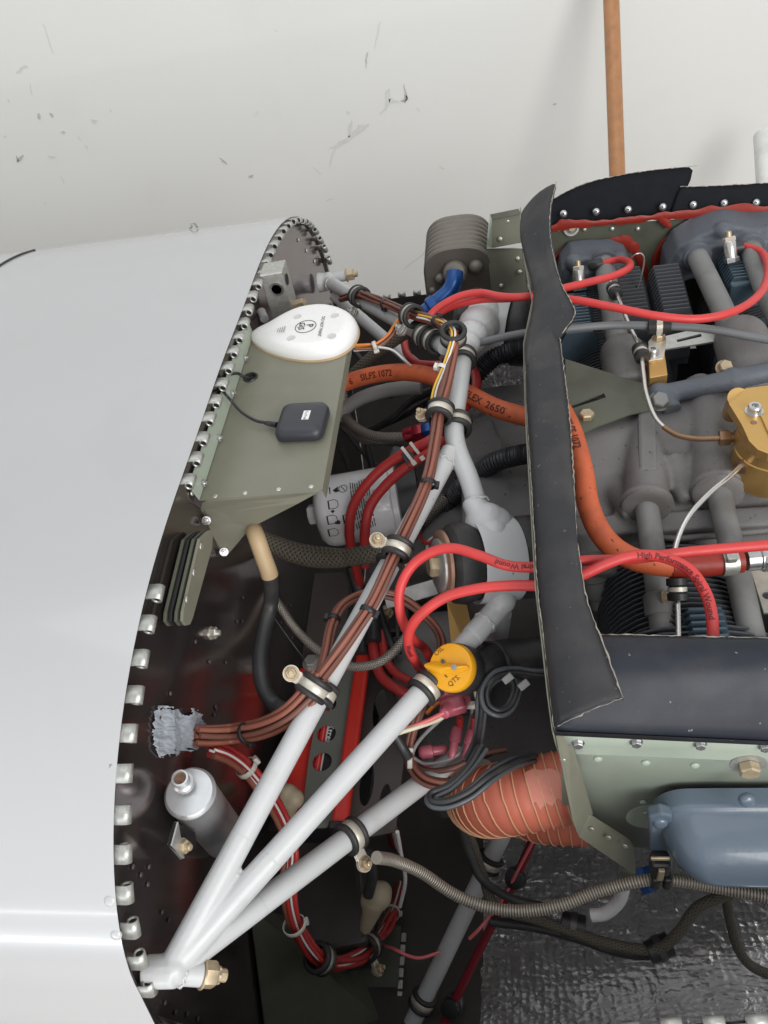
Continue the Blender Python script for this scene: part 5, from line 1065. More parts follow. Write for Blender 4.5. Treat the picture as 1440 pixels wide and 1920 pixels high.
for pts, r, lb in (([(660, 1062, -.085), (672, 1100, -.105), (684, 1135, -.12)], 0.0085, 'black rubber boot on the red cable end below the braided sleeve'), ([(700, 1150, -.09), (700, 1205, -.095)], 0.0085, 'black rubber boot on the red cable above the battery'), ([(683, 1178, -.105), (678, 1228, -.11)], 0.0075, 'small black boot at the head of the red battery edge')):
    tag(hose('cable_boot', pts, lambda s, L, r=r: r*(1+0.12*s/L), m_blkc, None, 6, 14), lb, 'cable boot', 'black cable boots')

# ================================================================ hoses between firewall and engine
def orange(pts, label, text, r):
    t = thing('firesleeve_hose', label, 'hose', 'orange firesleeve hoses'); p = spline(ats(pts), 10); tube('sleeve', p, r, m_org, t, 20)
    for s, size, s0, flip in text: text_wrap('lettering', s, size, p, r, s0, m_inko, t, 0.025, flip)
    return t, p
orange([(600, 745, .02), (640, 722, .045), (690, 705, .062), (750, 698, .075), (810, 706, .085), (870, 735, .09), (930, 765, .09), (1000, 785, .085)], 'orange rubber hose crossing behind the brown wires from shelf to baffle', [('072-1   6    SILFS 1072', 0.011, 0.030, False), ('STRATOFLEX  2650', 0.0105, 0.212, False)], 0.0102)
t_, p_ = orange([(1055, 770, .10), (1075, 815, .108), (1092, 880, .112), (1104, 950, .112), (1130, 1005, .106), (1170, 1040, .10), (1220, 1056, .096), (1290, 1060, .092), (1390, 1050, .09)], 'orange hose bending down through the baffle past the engine case to the right', [('F   SILFS 1072', 0.011, 0.020, False)], 0.0098)
tube('red_end_sleeve', p_[66:], 0.0106, m_rtv, t_, 20)
hc = thing('hose_clamp', 'bright band clamp on the end of the orange hose at right', 'clamp'); ca = at(1365, 1054, Z=.091); cax = at(1390, 1050, Z=.09)-at(1290, 1060, Z=.092)
lathe('band', [(.0105, -.006), (.0114, -.006), (.0114, .006), (.0105, .006)], ca, cax, m_alu, hc, 28); box('screw_housing', ca+V((0, -.004, .012)), cax, (0, 1, 0), (0, 0, 1), .008, .010, .006, m_alu, hc)
fe = thing('hose_end_fitting', 'bright steel hex hose end at the right edge', 'pipe fitting'); fa = at(1398, 1049, Z=.09); fdv = cax.normalized()
lathe('sleeve', [(.0095, 0), (.0095, .010), (.0105, .011), (.0105, .02)], fa, fdv, m_steel, fe, 24); hexbolt('nut', fa+fdv*.012, fdv, .012, .014, m_steel, fe); hexbolt('nut', fa+fdv*.028, fdv, .011, .02, m_steel, fe)
tag(hose('grey_hose', [(610, 800, -.02), (640, 772, .0), (675, 748, .02), (720, 733, .03), (765, 727, .035), (790, 726, .035)], 0.0088, m_gryh, None, 8, 16), 'smooth light grey hose under the orange hose beside the shelf', 'hose')
def braided(pts, r, m, label): return tag(hose('braided_hose', pts, r, m, None, 10, 14), label, 'hose', 'braided hoses')
braided([(640, 700, -.02), (645, 760, -.01), (655, 790, .0), (685, 812, .01), (720, 820, .015), (768, 819, .02)], 0.0062, m_braidd, 'steel-braided hose bending out from under the shelf to the red fitting, upper of two')
braided([(630, 720, -.04), (636, 780, -.03), (655, 806, -.02), (690, 826, -.012), (760, 827, -.008)], 0.0058, m_braidd, 'steel-braided hose bending out from under the shelf, lower of two')
rf = thing('red_hose_fitting', 'red and blue anodised hose end beside the brass clamp bolt', 'pipe fitting'); a = at(760, 817, Z=.022); d = (at(800, 806, Z=.03)-a).normalized()
lathe('socket', [(.0085, 0), (.0090, .002), (.0090, .012), (.0075, .014)], a, d, m_redan, rf, 20); hexbolt('nut', a+d*.012, d, .0105, .012, m_redan, rf); hexbolt('nut', a+d*.025, d, .0095, .010, m_blue, rf)
def corr(pts, r, label):
    p = resample(spline(ats(pts), 12), 0.0008); t = tag(tube('corrugated_conduit', p, lambda s, L: r*(0.93+0.07*math.sin(s*2*math.pi/0.0042)), m_corr, None, 18), label, 'conduit', 'black corrugated conduits'); return t
corr([(860, 735, .03), (890, 706, .05), (925, 672, .065), (960, 657, .075), (1000, 650, .08)], 0.0115, 'black corrugated conduit passing through the baffle above the orange hose')
corr([(850, 930, -.03), (885, 897, .0), (925, 868, .03), (965, 855, .045), (1010, 848, .055)], 0.0115, 'black corrugated conduit passing through the baffle beside the mount fork')
corr([(806, 1005, -.07), (832, 962, -.05), (852, 925, -.03), (866, 905, -.02)], 0.011, 'short black corrugated conduit rising behind the white mount fork')
tag(hose('dark_hose', [(660, 705, .03), (700, 668, .06), (735, 640, .085), (765, 620, .10)], 0.0082, m_sleeve, None, 8, 14), 'grimy dark hose slanting between antenna and far mount clamps', 'hose')
tag(hose('flat_sleeve', [(478, 1006, .02), (510, 1020, .01), (545, 1034, .005), (590, 1044, .005), (640, 1046, .015), (690, 1040, .03), (720, 1030, .04)], lambda s, L: 0.0085+0.0035*math.sin(min(1, s/L*1.35)*math.pi)**0.7 if s < L*.74 else 0.0098, m_sleeve, None, 10, 18), 'fat olive-brown braided sleeve crossing below the oil filter', 'braided sleeve')
tag(hose('ground_strap', [(770, 1010, -.06), (800, 970, -.04), (835, 935, -.03)], 0.008, m_braidd, None, 8, 12), 'dull woven strap behind the white tube right of the oil filter', 'strap')
bc = thing('black_cable', 'thick black cable with tan sleeve hanging down the firewall', 'cable')
p = spline([at(472, 985, X=.03), at(480, 1005, X=.045), at(494, 1045, X=.05), at(507, 1085, X=.052), at(508, 1130, X=.045), at(496, 1180, X=.04), at(488, 1230, X=.04), at(492, 1280, X=.045), at(512, 1318, X=.055), at(540, 1332, X=.07), at(580, 1315, X=.085)], 8); tube('cable', p, 0.0072, m_blkc, bc, 16)
tube('tan_sleeve', p[:24], 0.0079, m_tan, bc, 16)
braided([(472, 1040, .0), (488, 1085, -.02), (520, 1130, -.04), (555, 1180, -.06), (600, 1222, -.065), (650, 1248, -.06), (700, 1246, -.05), (735, 1225, -.04), (765, 1190, -.03)], 0.0048, m_braid, 'thin bright braided hose drooping behind the white tube beside the battery')
tag(hose('thin_wire', [(480, 1050, .0), (484, 1090, -.02), (510, 1150, -.06), (555, 1215, -.10), (575, 1240, -.11)], 0.0008, m_blkc, None, 8, 6), 'very thin dark wire slanting down the firewall behind the black cable', 'wire')
# oil filter
of = thing('oil_filter', 'white oil filter can printed with black pictograms and fine text', 'oil filter')
oa, ob = at(600, 962, Z=-0.02), at(742, 938, Z=-0.02); od = (ob-oa).normalized(); OR = 0.042; OL = (ob-oa).length
lathe('can', [(.001, -.004), (.020, -.004), (.034, .0), (.0400, .006), (OR, .014), (OR, OL-.008), (OR*.985, OL-.006), (OR*.985, OL-.004), (OR*1.02, OL-.002), (OR*1.02, OL+.004), (OR*.9, OL+.006), (.02, OL+.006)], oa, od, m_can, of, 48)
lathe('base_ring', [(OR*.94, OL+.006), (OR*.94, OL+.028), (.02, OL+.03)], oa, od, m_blk, of, 40); hexbolt('hex_end', oa-od*.004, -od, .012, .010, m_can, of)
cpath = [oa+od*(OL*k/40) for k in range(41)]
cdir = CAM-at(665, 960, Z=.02)
def can_text(s, size, s0, off): 
    # lines run round the can
    v, f = text2d(s, size, 0.01); n0 = (cdir-od*cdir.dot(od)).normalized(); b0 = od.cross(n0)
    vs = []
    for a, b in v:
        th = off-a/OR; vs.append(oa+od*(s0+b)+(n0*math.cos(th)-b0*math.sin(th))*(OR+.0003) if False else oa+od*(s0+b)+(n0*math.cos(th)+b0*math.sin(th))*(OR+.0003))
    obj('lettering', mesh(vs, f, m_ink, False), of)
def can_poly(pts, m=m_ink):
    n0 = (cdir-od*cdir.dot(od)).normalized(); b0 = od.cross(n0)
    vs = [oa+od*u+(n0*math.cos(w/OR)+b0*math.sin(w/OR))*(OR+.0003) for u, w in pts]; obj('pictogram', mesh(vs, [list(range(len(pts)))], m, False), of)
def can_ring(pts, w):
    n = len(pts); cu, cw = sum(p[0] for p in pts)/n, sum(p[1] for p in pts)/n
    for i in range(n):
        (a, b), (c, d2) = pts[i], pts[(i+1) % n]; L = math.hypot(c-a, d2-b) or 1; nx, ny_ = -(d2-b)/L*w, (c-a)/L*w
        can_poly([(a-nx, b-ny_), (c-nx, d2-ny_), (c+nx, d2+ny_), (a+nx, b+ny_)])
LR = 'WARNING'
# pictograms: outlined jugs and cans in two columns, as on the label
sgn = 1.0
for (u, wv) in ((.016, .026), (.018, .010), (.022, -.007), (.036, .012)):
    j = [(u-.004, wv+.0048), (u-.004, wv-.0048), (u+.003, wv-.0052), (u+.0062, wv-.0028), (u+.0062, wv+.0028), (u+.003, wv+.0048)]
    can_ring(j, .00035); can_poly([(u-.0054, wv-.005), (u-.0040, wv-.005), (u-.0040, wv+.005), (u-.0054, wv+.005)])
can_poly([(.021, .013), (.026, .0115), (.0275, .014), (.026, .017), (.021, .0155)]); can_poly([(.0185, .0), (.022, -.001), (.0235, .001), (.0205, .003)]); can_poly([(.024, -.024), (.031, -.0285), (.030, -.024), (.032, -.0215), (.027, -.0205)]); can_poly([(.020, -.020), (.0213, -.020), (.0213, -.029), (.020, -.029)])
can_ring([(.036+.0048*math.cos(k*.5236), .027+.0048*math.sin(k*.5236)) for k in range(12)], .0003); can_ring([(.033, .030), (.039, .024)], .0003)
can_ring([(.036+.0048*math.cos(k*.5236), -.024+.0048*math.sin(k*.5236)) for k in range(12)], .0004); can_ring([(.034, -.027), (.038, -.021)], .0005)
for k in range(9):
    u = .044+.0026*k
    n = 5
    for q in range(n):
        w0 = .028-q*.0122-random.uniform(0, .002); w1 = w0-random.uniform(.007, .0112); can_poly([(u, w0), (u, w1), (u+.0011, w1), (u+.0011, w0)])
can_text('THREAD', .0042, .069, .0)
# oil filler
oc = thing('oil_filler', 'black oil filler tube with yellow plastic cap marked OIL and QTS', 'oil filler')
cc0 = at(844, 1251, d=0.665); fax = ((CAM-cc0).normalized()*0.86+V((-0.42, 0.05, 0.10))).normalized(); CR = 0.0205
ocap = lathe('cap', [(.0175, -.012), (CR*.97, -.010), (CR, -.0075), (CR, -.0022), (CR*.95, -.0003), (CR*.90, 0), (.001, 0)], cc0, fax, m_yelp, oc, 48)
sxv = (RT-fax*RT.dot(fax)).normalized(); syv = fax.cross(sxv)
gx = (sxv*math.cos(math.radians(-4))+syv*math.sin(math.radians(-4))); gy_ = fax.cross(gx)
def gp(u, v, h): return cc0+gx*u+gy_*v+fax*h
rows = [[gp(-.0195, -.0035, .0002), gp(-.009, -.007, .0002), gp(0, -.0045, .0002), gp(.008, -.0050, .0002), gp(.0185, -.001, .0002)], [gp(-.0235, .0, .0022), gp(-.009, -.0040, .0042), gp(0, -.0010, .0055), gp(.008, -.0010, .0062), gp(.0175, .0006, .0050)],
        [gp(-.0235, .0018, .0022), gp(-.009, .0, .0042), gp(0, .0008, .0055), gp(.008, .0008, .0062), gp(.0175, .0014, .0050)], [gp(-.0195, .0040, .0002), gp(-.009, .0050, .0002), gp(0, .0030, .0002), gp(.008, .0030, .0002), gp(.0185, .002, .0002)]]
loft('finger_grip', rows, m_yelp, ocap, sub=2)
lathe('rivet_hole', [(.0019, 0), (.001, .0003)], gp(-.006, .0045, .0018), fax, m_gryc, oc, 10); lathe('rivet_hole', [(.0026, 0), (.001, .0003)], gp(.0065, -.0004, .0064), fax, m_gryh, oc, 10)
m_capink = M('engraved_shadow', (0.20, 0.09, 0.01), 0.6)
text_flat('lettering', 'OIL', 0.0062, gp(-.0135, .0085, 0), gx*math.cos(.7)+gy_*math.sin(.7), gy_*math.cos(.7)-gx*math.sin(.7), m_capink, ocap, .01)
text_flat('lettering', 'QTS.', 0.0060, gp(.0005, -.0165, 0), gx*math.cos(.7)+gy_*math.sin(.7), gy_*math.cos(.7)-gx*math.sin(.7), m_capink, ocap, .01)
text_flat('lettering', '-', 0.0120, gp(-.0065, -.0085, 0), gx*math.cos(-.6)+gy_*math.sin(-.6), gy_*math.cos(-.6)-gx*math.sin(-.6), m_capink, ocap, .01)
on_ = oc
n0 = cc0-fax*.008; 
lathe('collar', [(.0205, 0), (.0212, .002), (.0212, .014), (.0200, .016), (.0196, .024), (.018, .026)], n0, -fax, m_blkc, on_, 40)
tube('neck', spline([n0-fax*.018, n0-fax*.030+V((.012, .002, -.003)), at(930, 1236, d=.72), at(985, 1230, d=.735), at(1050, 1224, d=.75)], 8), 0.0165, m_blkc, on_, 28)

# ================================================================ battery
bt_ = thing('battery', 'red motorcycle-type battery with printed label under a drilled hold-down plate', 'battery')
ZB = -0.125
q = [at(572, 1250, Z=ZB), at(690, 1226, Z=ZB), at(634, 1556, Z=ZB), at(505, 1520, Z=ZB)]
bx = ((q[1]-q[0])+(q[2]-q[3])).normalized(); by = V((0, 0, 1)).cross(bx); bcn = sum(q, V())/4
Wb, Lb = 0.078, 0.165; bcn = bcn+bx*(.0015)
box('lid', bcn-V((0, 0, .008)), bx, by, (0, 0, 1), Wb, Lb, .016, m_batt, bt_, 0.004); box('case', bcn-V((0, 0, .056)), bx, by, (0, 0, 1), Wb*.96, Lb*.97, .085, m_blk, bt_, 0.005)
def bl(u, v, z=0.0): return bcn+bx*u+by*v+V((0, 0, z))
lc = bcn.copy(); lq = at(615, 1376, Z=ZB)-bcn; lu = lq.dot(bx)
for u0, u1, m in ((lu-.018, lu-.002, m_batt), (lu-.0018, lu-.0004, m_inkw), (lu, lu+.017, m_blk)): box('label_panel', bl((u0+u1)/2, -.01, .0004), bx, by, (0, 0, 1), u1-u0, .13, .0008, m, bt_, 0)
lpan = bt_.children[-1]; text_flat('lettering', 'Xtreme', .0105, at(616, 1356, Z=ZB+.0011), -by, bx, m_inkw, lpan, .02)
for k in range(3): box('label_line', bl(lu-.013+k*.004, -.022, .001), bx, by, (0, 0, 1), .0015, .07, .0004, m_redan if k % 2 else m_pinkl, bt_, 0)
box('moulded_step', bl(-.033, -.03, .003), bx, by, (0, 0, 1), .010, .05, .006, m_batt, bt_, .002); box('moulded_step', bl(-.026, .062, .004), bx, by, (0, 0, 1), .024, .036, .008, m_batt, bt_, .003)
hexbolt('terminal_bolt', at(585, 1243, Z=ZB+.012), (0, 0, 1), .0085, .007, m_aluw, bt_, washer=.011)
hd = thing('hold_down_plate', 'dark grey strap plate with round holes clamping the red battery', 'bracket')
ZH = ZB+.006
op_ = [(655, 1232), (652, 1225), (628, 1232), (602, 1300), (580, 1420), (566, 1530), (590, 1553), (612, 1552), (624, 1538), (640, 1420), (658, 1320), (668, 1255)]
O = at(620, 1400, Z=ZH); uxx, uyy = bx, by
def l3(x, y): qq = at(x, y, Z=ZH)-O; return (qq.dot(uxx), qq.dot(uyy))
hol = []
for x, y, r in ((632, 1272, .0065), (617, 1321, .0085), (612, 1376, .0105), (604, 1429, .0105)): a_, b_ = l3(x, y); hol.append(circ(a_, b_, r, 24))
plate2d('plate', [l3(*p) for p in op_], hol, O, uxx, uyy, .002, m_brk, hd)
rb = thing('battery_strap_bar', 'glossy red bar lying along the battery edge beside the drilled plate', 'bar')
pth = [at(683, 1222, Z=ZH+.004), at(660, 1390, Z=ZH+.004), at(636, 1552, Z=ZH+.004)]; box('bar', pth[0].lerp(pth[2], .5), pth[0]-pth[2], bx, (0, 0, 1), (pth[0]-pth[2]).length, .0165, .010, m_batt, rb, .0035); box('end_cap', pth[2], pth[0]-pth[2], bx, (0, 0, 1), .008, .0185, .017, m_blk, rb, .002)
sp_ = thing('battery_side_plate', 'black side plate with tall oval lightening holes right of the battery', 'bracket')
O = at(700, 1420, Z=ZB-.02); op2 = [(690, 1235), (750, 1240), (772, 1300), (742, 1560), (640, 1580), (648, 1540)]
def l4(x, y): qq = at(x, y, Z=ZB-.02)-O; return (qq.dot(bx), qq.dot(by))
hh = []
for x, y, rx, ry in ((688, 1470, .0075, .024), (712, 1330, .0075, .026), (722, 1505, .006, .02)): a_, b_ = l4(x, y); hh.append(circ(a_, b_, rx, 24, ry))
plate2d('plate', [l4(*p) for p in op2], hh, O, bx, by, .002, m_brk2, sp_)
bp_ = tag(plate('brown_panel', [at(590, 1075, Z=-.10), at(654, 1072, Z=-.10), at(650, 1180, Z=-.115), at(640, 1228, Z=-.118), at(566, 1236, Z=-.118), at(575, 1160, Z=-.115)], .002, m_brk2, None), 'plain brown-black sheet panel above the battery, below the braided sleeve', 'panel')
bo = thing('terminal_boot', 'lumpy cream rubber boot over the battery terminal', 'terminal boot')
cast('boot', [sphere_vf(at(540, 1490, Z=-.10), .011), sphere_vf(at(552, 1498, Z=-.10), .010), tcone(at(545, 1500, Z=-.10), at(528, 1545, Z=-.13), .010, .008), sphere_vf(at(530, 1480, Z=-.105), .008)], m_boot, bo, .0018, 6)

# ================================================================ red and white wiring low on the firewall
low_ = [at(398, 1406, X=.012), at(430, 1418, X=.02), at(462, 1442, X=.03), at(495, 1482, X=.04), at(520, 1520, X=.045), at(538, 1560, X=.05), at(545, 1600, X=.05), at(541, 1650, X=.05), at(545, 1700, X=.05), at(562, 1750, X=.052), at(592, 1792, X=.06), at(630, 1806, X=.07), at(668, 1796, X=.08), at(700, 1770, X=.09), at(728, 1728, X=.095), at(746, 1680, X=.095), at(752, 1630, X=.09), at(742, 1580, X=.085), at(735, 1550, X=.08)]
bundle('wire_harness', 'dark red wires with white tracers looping low around the firewall', spline(low_, 8), 6, 0.0030, [m_redd, m_redd, m_brown, m_redd], spread=.9)
bundle('tracer_wires', 'thin white wires following the low red harness', [p+(CAM-p).normalized()*.008 for p in spline(low_, 8)], 2, 0.0011, [m_white, m_white], spread=2.6, twist=.3)
ztie(at(463, 1440, X=.03), low_[3]-low_[1], .009, m_tie, 'large cream zip tie on the red harness below the grey sealant', pdir(463, 1440, 474, 1425), w=.005)
ztie(at(552, 1735, X=.052), low_[10]-low_[8], .010, m_tie, 'white zip tie low on the red harness left of the strut', pdir(552, 1735, 565, 1730), w=.004)
ztie(at(735, 1712, X=.095), low_[14]-low_[15], .009, m_tie, 'pale zip tie on the red harness below the spiral hose', pdir(735, 1712, 755, 1712), w=.004)
clamp(at(600, 1797, X=.062), low_[11]-low_[10], .0105, pdir(600, 1797, 612, 1830), 'black clamp ring at the bottom of the red harness loop', bolt=False)
clamp(at(690, 1776, X=.088), low_[13]-low_[12], .0105, pdir(690, 1776, 708, 1804), 'cushioned clamp with screwed tab on the red harness, lower right', tablen=.018)
tag(tube('tracer_wire', spline([at(716, 1772, X=.10), at(740, 1780, Z=-.28), at(765, 1792, Z=-.28), at(790, 1796, Z=-.28), at(825, 1785, Z=-.28)], 8), .0018, m_pinkl, None, 8), 'single red and white wire crossing from the harness to the strut', 'wire')
vb = thing('valve_boot', 'tan bulb-shaped rubber boot deep beside the spiral hose', 'rubber boot')
cast('boot', [sphere_vf(at(708, 1680, Z=-.22), .015), sphere_vf(at(700, 1690, Z=-.225), .014), tcone(at(703, 1690, Z=-.22), at(684, 1745, Z=-.25), .012, .006), sphere_vf(at(716, 1672, Z=-.22), .011)], m_boot, vb, .0018, 6)

# ================================================================ orange ducts
def duct(pts, r, label, pitch, brightened=None):
    t = thing('air_duct', label, 'air duct', 'orange air ducts'); p = resample(spline(ats(pts), 14), .0018); L = plen(p)
    tube('duct_wall', p, lambda s, l: r*(1-.022*(0.5+0.5*math.cos(s*2*math.pi/pitch))), m_scat, t, 40)
    T, N, B = frames(p); hp = []; n = int(L[-1]/pitch*28)
    for k in range(n):
        s = L[-1]*k/n; a = 2*math.pi*s/pitch; j = min(len(p)-2, int(np.searchsorted(L, s, 'right'))-1); f = (s-L[j])/(L[j+1]-L[j])
        hp.append(p[j].lerp(p[j+1], f)+(N[j]*math.cos(a)+B[j]*math.sin(a))*(r*1.012))
    tube('wire_ridge', hp, .0008, m_scatw, t, 5, False); return t, p
dt, dp = duct([(1072, 1474, -.056), (1030, 1482, -.058), (985, 1491, -.061), (945, 1498, -.068), (915, 1502, -.085), (898, 1500, -.115), (892, 1494, -.15)], .0315, 'ribbed salmon-orange air duct with a torn patch of painted light beside the green baffle', .0088)
duct([(1100, 1536, -.135), (1060, 1534, -.135), (1015, 1530, -.14), (975, 1518, -.15), (945, 1503, -.17)], .025, 'second darker orange duct partly hidden under the first', .0082)
T, N, B = frames(dp)
def dsurf(x, y, lift):
    best = None; r_ = (at(x, y, d=1)-CAM).normalized()
    for j, c_ in enumerate(dp):
        w_ = c_-CAM; dist = (w_-r_*w_.dot(r_)).length
        if best is None or dist < best[0]: best = (dist, j)
    c_ = dp[best[1]]; tq = w_ = None
    lo, hi = .3, (c_-CAM).dot(r_)
    for _ in range(30):
        md = (lo+hi)/2; pt = CAM+r_*md; dd_ = min((pt-q_).length for q_ in dp[max(0, best[1]-25):best[1]+25])
        if dd_ > .0315+lift: lo = md
        else: hi = md
    return CAM+r_*lo
m_litpatch = M('lit_patch_pink', (0.66, 0.235, 0.17), 0.45, var=.1)  # patch of light painted on the duct as a paler pink
pat = [(985, 1447), (1000, 1441), (1016, 1444), (1032, 1440), (1050, 1448), (1058, 1468), (1064, 1490), (1056, 1504), (1046, 1496), (1036, 1511), (1024, 1506), (1013, 1519), (1005, 1503), (998, 1508), (994, 1488), (986, 1470)]
cxp = (1024, 1476); tv = [dsurf(x, y, .0006) for x, y in pat]+[dsurf(cxp[0]+(x-cxp[0])*.5, cxp[1]+(y-cxp[1])*.5, .0009) for x, y in pat]+[dsurf(*cxp, .001)]
k = len(pat); obj('lit_patch', mesh(tv, [[i, (i+1) % k, k+(i+1) % k, k+i] for i in range(k)]+[[k+i, k+(i+1) % k, 2*k] for i in range(k)], m_litpatch), dt)

# ================================================================ terminals and loose wiring under the oil cap
def terminal(a, b, label, r=.0052):
    t = thing('crimp_terminal', label, 'crimp terminal', 'pink crimp terminals'); d = (b-a); L = d.length
    lathe('sleeve', [(r*.55, 0), (r*.8, L*.04), (r, L*.1), (r*1.05, L*.45), (r*.75, L*.5), (r*.7, L*.92), (r*.5, L)], a, d, m_pink, t, 14)
terminal(at(858, 1362, Z=-.04), at(846, 1422, Z=-.05), 'pink crimp terminal pointing down, left of the upright pair')
terminal(at(886, 1368, Z=-.04), at(872, 1425, Z=-.05), 'pink crimp terminal pointing down, right of the upright pair')
terminal(at(785, 1412, Z=-.05), at(838, 1404, Z=-.055), 'pink crimp terminal lying flat left of the dark loop', .0062)
terminal(at(788, 1440, Z=-.06), at(825, 1446, Z=-.065), 'pink crimp terminal lowest in the wire loop', .0058)
pc_ = thing('pink_connector', 'crumpled pink plastic connector directly below the yellow cap', 'connector')
cast('body', [sphere_vf(at(845, 1322, Z=-.01), .010), sphere_vf(at(862, 1312, Z=-.01), .010), box_vf(at(850, 1325, Z=-.005), (1, .3, 0), (-.3, 1, 0), (0, 0, 1), .022, .014, .012), tcone(at(838, 1330, Z=-.004), at(832, 1340, Z=.0), .007, .005), sphere_vf(at(838, 1306, Z=-.01), .009)], m_pink, pc_, .0016, 3)
for pts, r, m, lb in (([(832, 1336, .0), (800, 1352, .0), (752, 1370, .0)], .0022, m_pinkl, 'pink wire stretching left from the pink connector'), ([(835, 1342, -.005), (815, 1352, -.005), (780, 1364, .0), (746, 1375, .0), (742, 1382, -.005)], .0022, m_cream, 'cream wire kinked at the left below the oil cap'),
                      ([(832, 1344, -.01), (805, 1368, -.02), (785, 1390, -.03), (774, 1410, -.035), (772, 1428, -.04)], .0018, m_gryh, 'pale grey wire running down from the pink connector'), ([(743, 1382, -.003), (755, 1402, -.01), (766, 1420, -.02)], .0044, m_blkc, 'short black sleeve on the kinked cream wire'),
                      ([(800, 1338, -.01), (815, 1322, -.01), (832, 1314, -.01)], .0020, m_orw, 'orange wire entering the pink connector from the left'), ([(888, 1285, -.01), (892, 1305, -.015), (896, 1318, -.02)], .0014, m_cream, 'cream wire dropping beside the black filler collar'),
                      ([(774, 1420, -.035), (800, 1432, -.05), (850, 1420, -.05), (872, 1395, -.05), (882, 1350, -.04), (886, 1325, -.03)], .0016, m_gryh, 'thin grey wire curling round below the terminals'), ([(770, 1430, -.05), (800, 1445, -.055), (850, 1440, -.06), (900, 1415, -.06), (950, 1405, -.06)], .0030, m_brownd, 'brown cable arcing under the pink terminals'),
                      ([(862, 1345, -.03), (862, 1362, -.04)], .0036, m_redd, 'short red wire stub above the left upright terminal'), ([(890, 1345, -.03), (889, 1368, -.04)], .0036, m_redd, 'short red wire stub above the right upright terminal')):
    tag(hose('loose_wire', pts, r, m, None, 8, 8), lb, 'wire', 'loose wires below the oil cap')
ztie(at(768, 1424, Z=-.035), pdir(768, 1424, 790, 1424), .007, m_tie, 'white zip tie at the left of the loose wire loop', pdir(768, 1424, 775, 1424)); ztie(at(884, 1322, Z=-.02), pdir(884, 1322, 884, 1345), .006, m_tie, 'white zip tie beside the pink connector', pdir(884, 1322, 878, 1322))
lp = spline(ats([(905, 1400, .0), (880, 1440, .0), (845, 1475, .0), (812, 1492, .0), (814, 1506, .002), (842, 1506, .004), (880, 1488, .006), (920, 1455, .006), (960, 1432, -.01), (1000, 1420, -.03)]), 8)
bundle('black_wire_bundle', 'black wire bundle folding back on itself beside the orange duct', lp, 4, .0023, [m_blkc, m_gryc])
lp2 = spline(ats([(1030, 1260, .02), (1000, 1262, .03), (960, 1260, .04), (928, 1268, .045), (908, 1295, .045), (912, 1325, .04), (935, 1338, .035), (958, 1325, .03), (968, 1290, .03), (955, 1268, .035), (925, 1272, .045), (905, 1300, .04), (900, 1345, .02), (895, 1390, -.01), (880, 1425, -.03)]), 8)
bundle('black_wire_coil', 'coil of slate-grey and black wires tied beside the oil filler neck', lp2, 4, .0021, [m_gryc, m_blkc])
tag(hose('neck_tie', [(905, 1205, .04), (930, 1206, .05), (948, 1225, .05), (958, 1262, .04)], .0016, m_blk, None, 8, 6), 'long black tie strap looped over the oil filler neck', 'cable tie')
for x, y, lb in ((952, 1272, 'grey tie head on the wire coil, left of two'), (982, 1284, 'grey tie head on the wire coil, right of two')):
    tag(box('cable_tie', at(x, y, Z=.045), pdir(0, 0, 10, -8), pdir(0, 0, 8, 10), FW, .0095, .006, .004, m_gryh, None, .0008), lb, 'cable tie', 'tie heads on the wire coil')

# ================================================================ lower hoses
braided([(706, 1608, -.02), (740, 1614, -.05), (790, 1636, -.08), (850, 1676, -.11), (910, 1700, -.12), (980, 1708, -.12), (1050, 1698, -.115), (1120, 1672, -.11), (1200, 1652, -.10), (1260, 1650, -.10), (1330, 1662, -.11), (1400, 1674, -.11), (1480, 1690, -.11)], .0052, m_coil, 'long spiral-wound steel hose sagging below the orange duct to the right edge')
tag(hose('drain_tube', [(1170, 1660, -.12), (1160, 1690, -.14), (1135, 1712, -.155), (1110, 1716, -.16)], .0060, m_can, None, 8, 14), 'short white tube end hanging under the spiral hose', 'tube')
tag(hose('dark_cable', [(850, 1490, -.10), (862, 1540, -.12), (880, 1600, -.15), (905, 1650, -.17), (960, 1685, -.19), (1020, 1700, -.2)], .0042, m_blkc, None, 8, 10), 'dark cable running down behind the duct to the spiral hose', 'cable')
tag(hose('dark_cable', [(858, 1500, -.12), (885, 1580, -.16), (905, 1640, -.19), (930, 1700, -.2), (1000, 1722, -.21), (1060, 1742, -.215), (1130, 1766, -.215), (1200, 1780, -.21), (1240, 1776, -.20), (1275, 1745, -.18), (1310, 1700, -.16), (1370, 1675, -.15)], .0050, m_sleeve, None, 8, 12), 'dull brown cable dipping across the foil below the spiral hose', 'cable')
tag(hose('dark_cable', [(920, 1728, -.25), (1000, 1738, -.25), (1080, 1758, -.25), (1150, 1782, -.25), (1210, 1790, -.24), (1245, 1778, -.22)], .0050, m_blkc, None, 8, 12), 'black cable parallel below the dull brown one on the foil', 'cable')
tag(hose('dark_cable', [(1360, 1665, -.20), (1368, 1720, -.25), (1385, 1780, -.28), (1415, 1815, -.30), (1480, 1840, -.31)], .0050, m_sleeve, None, 8, 12), 'dark cable curving down over the foil at the right edge', 'cable')
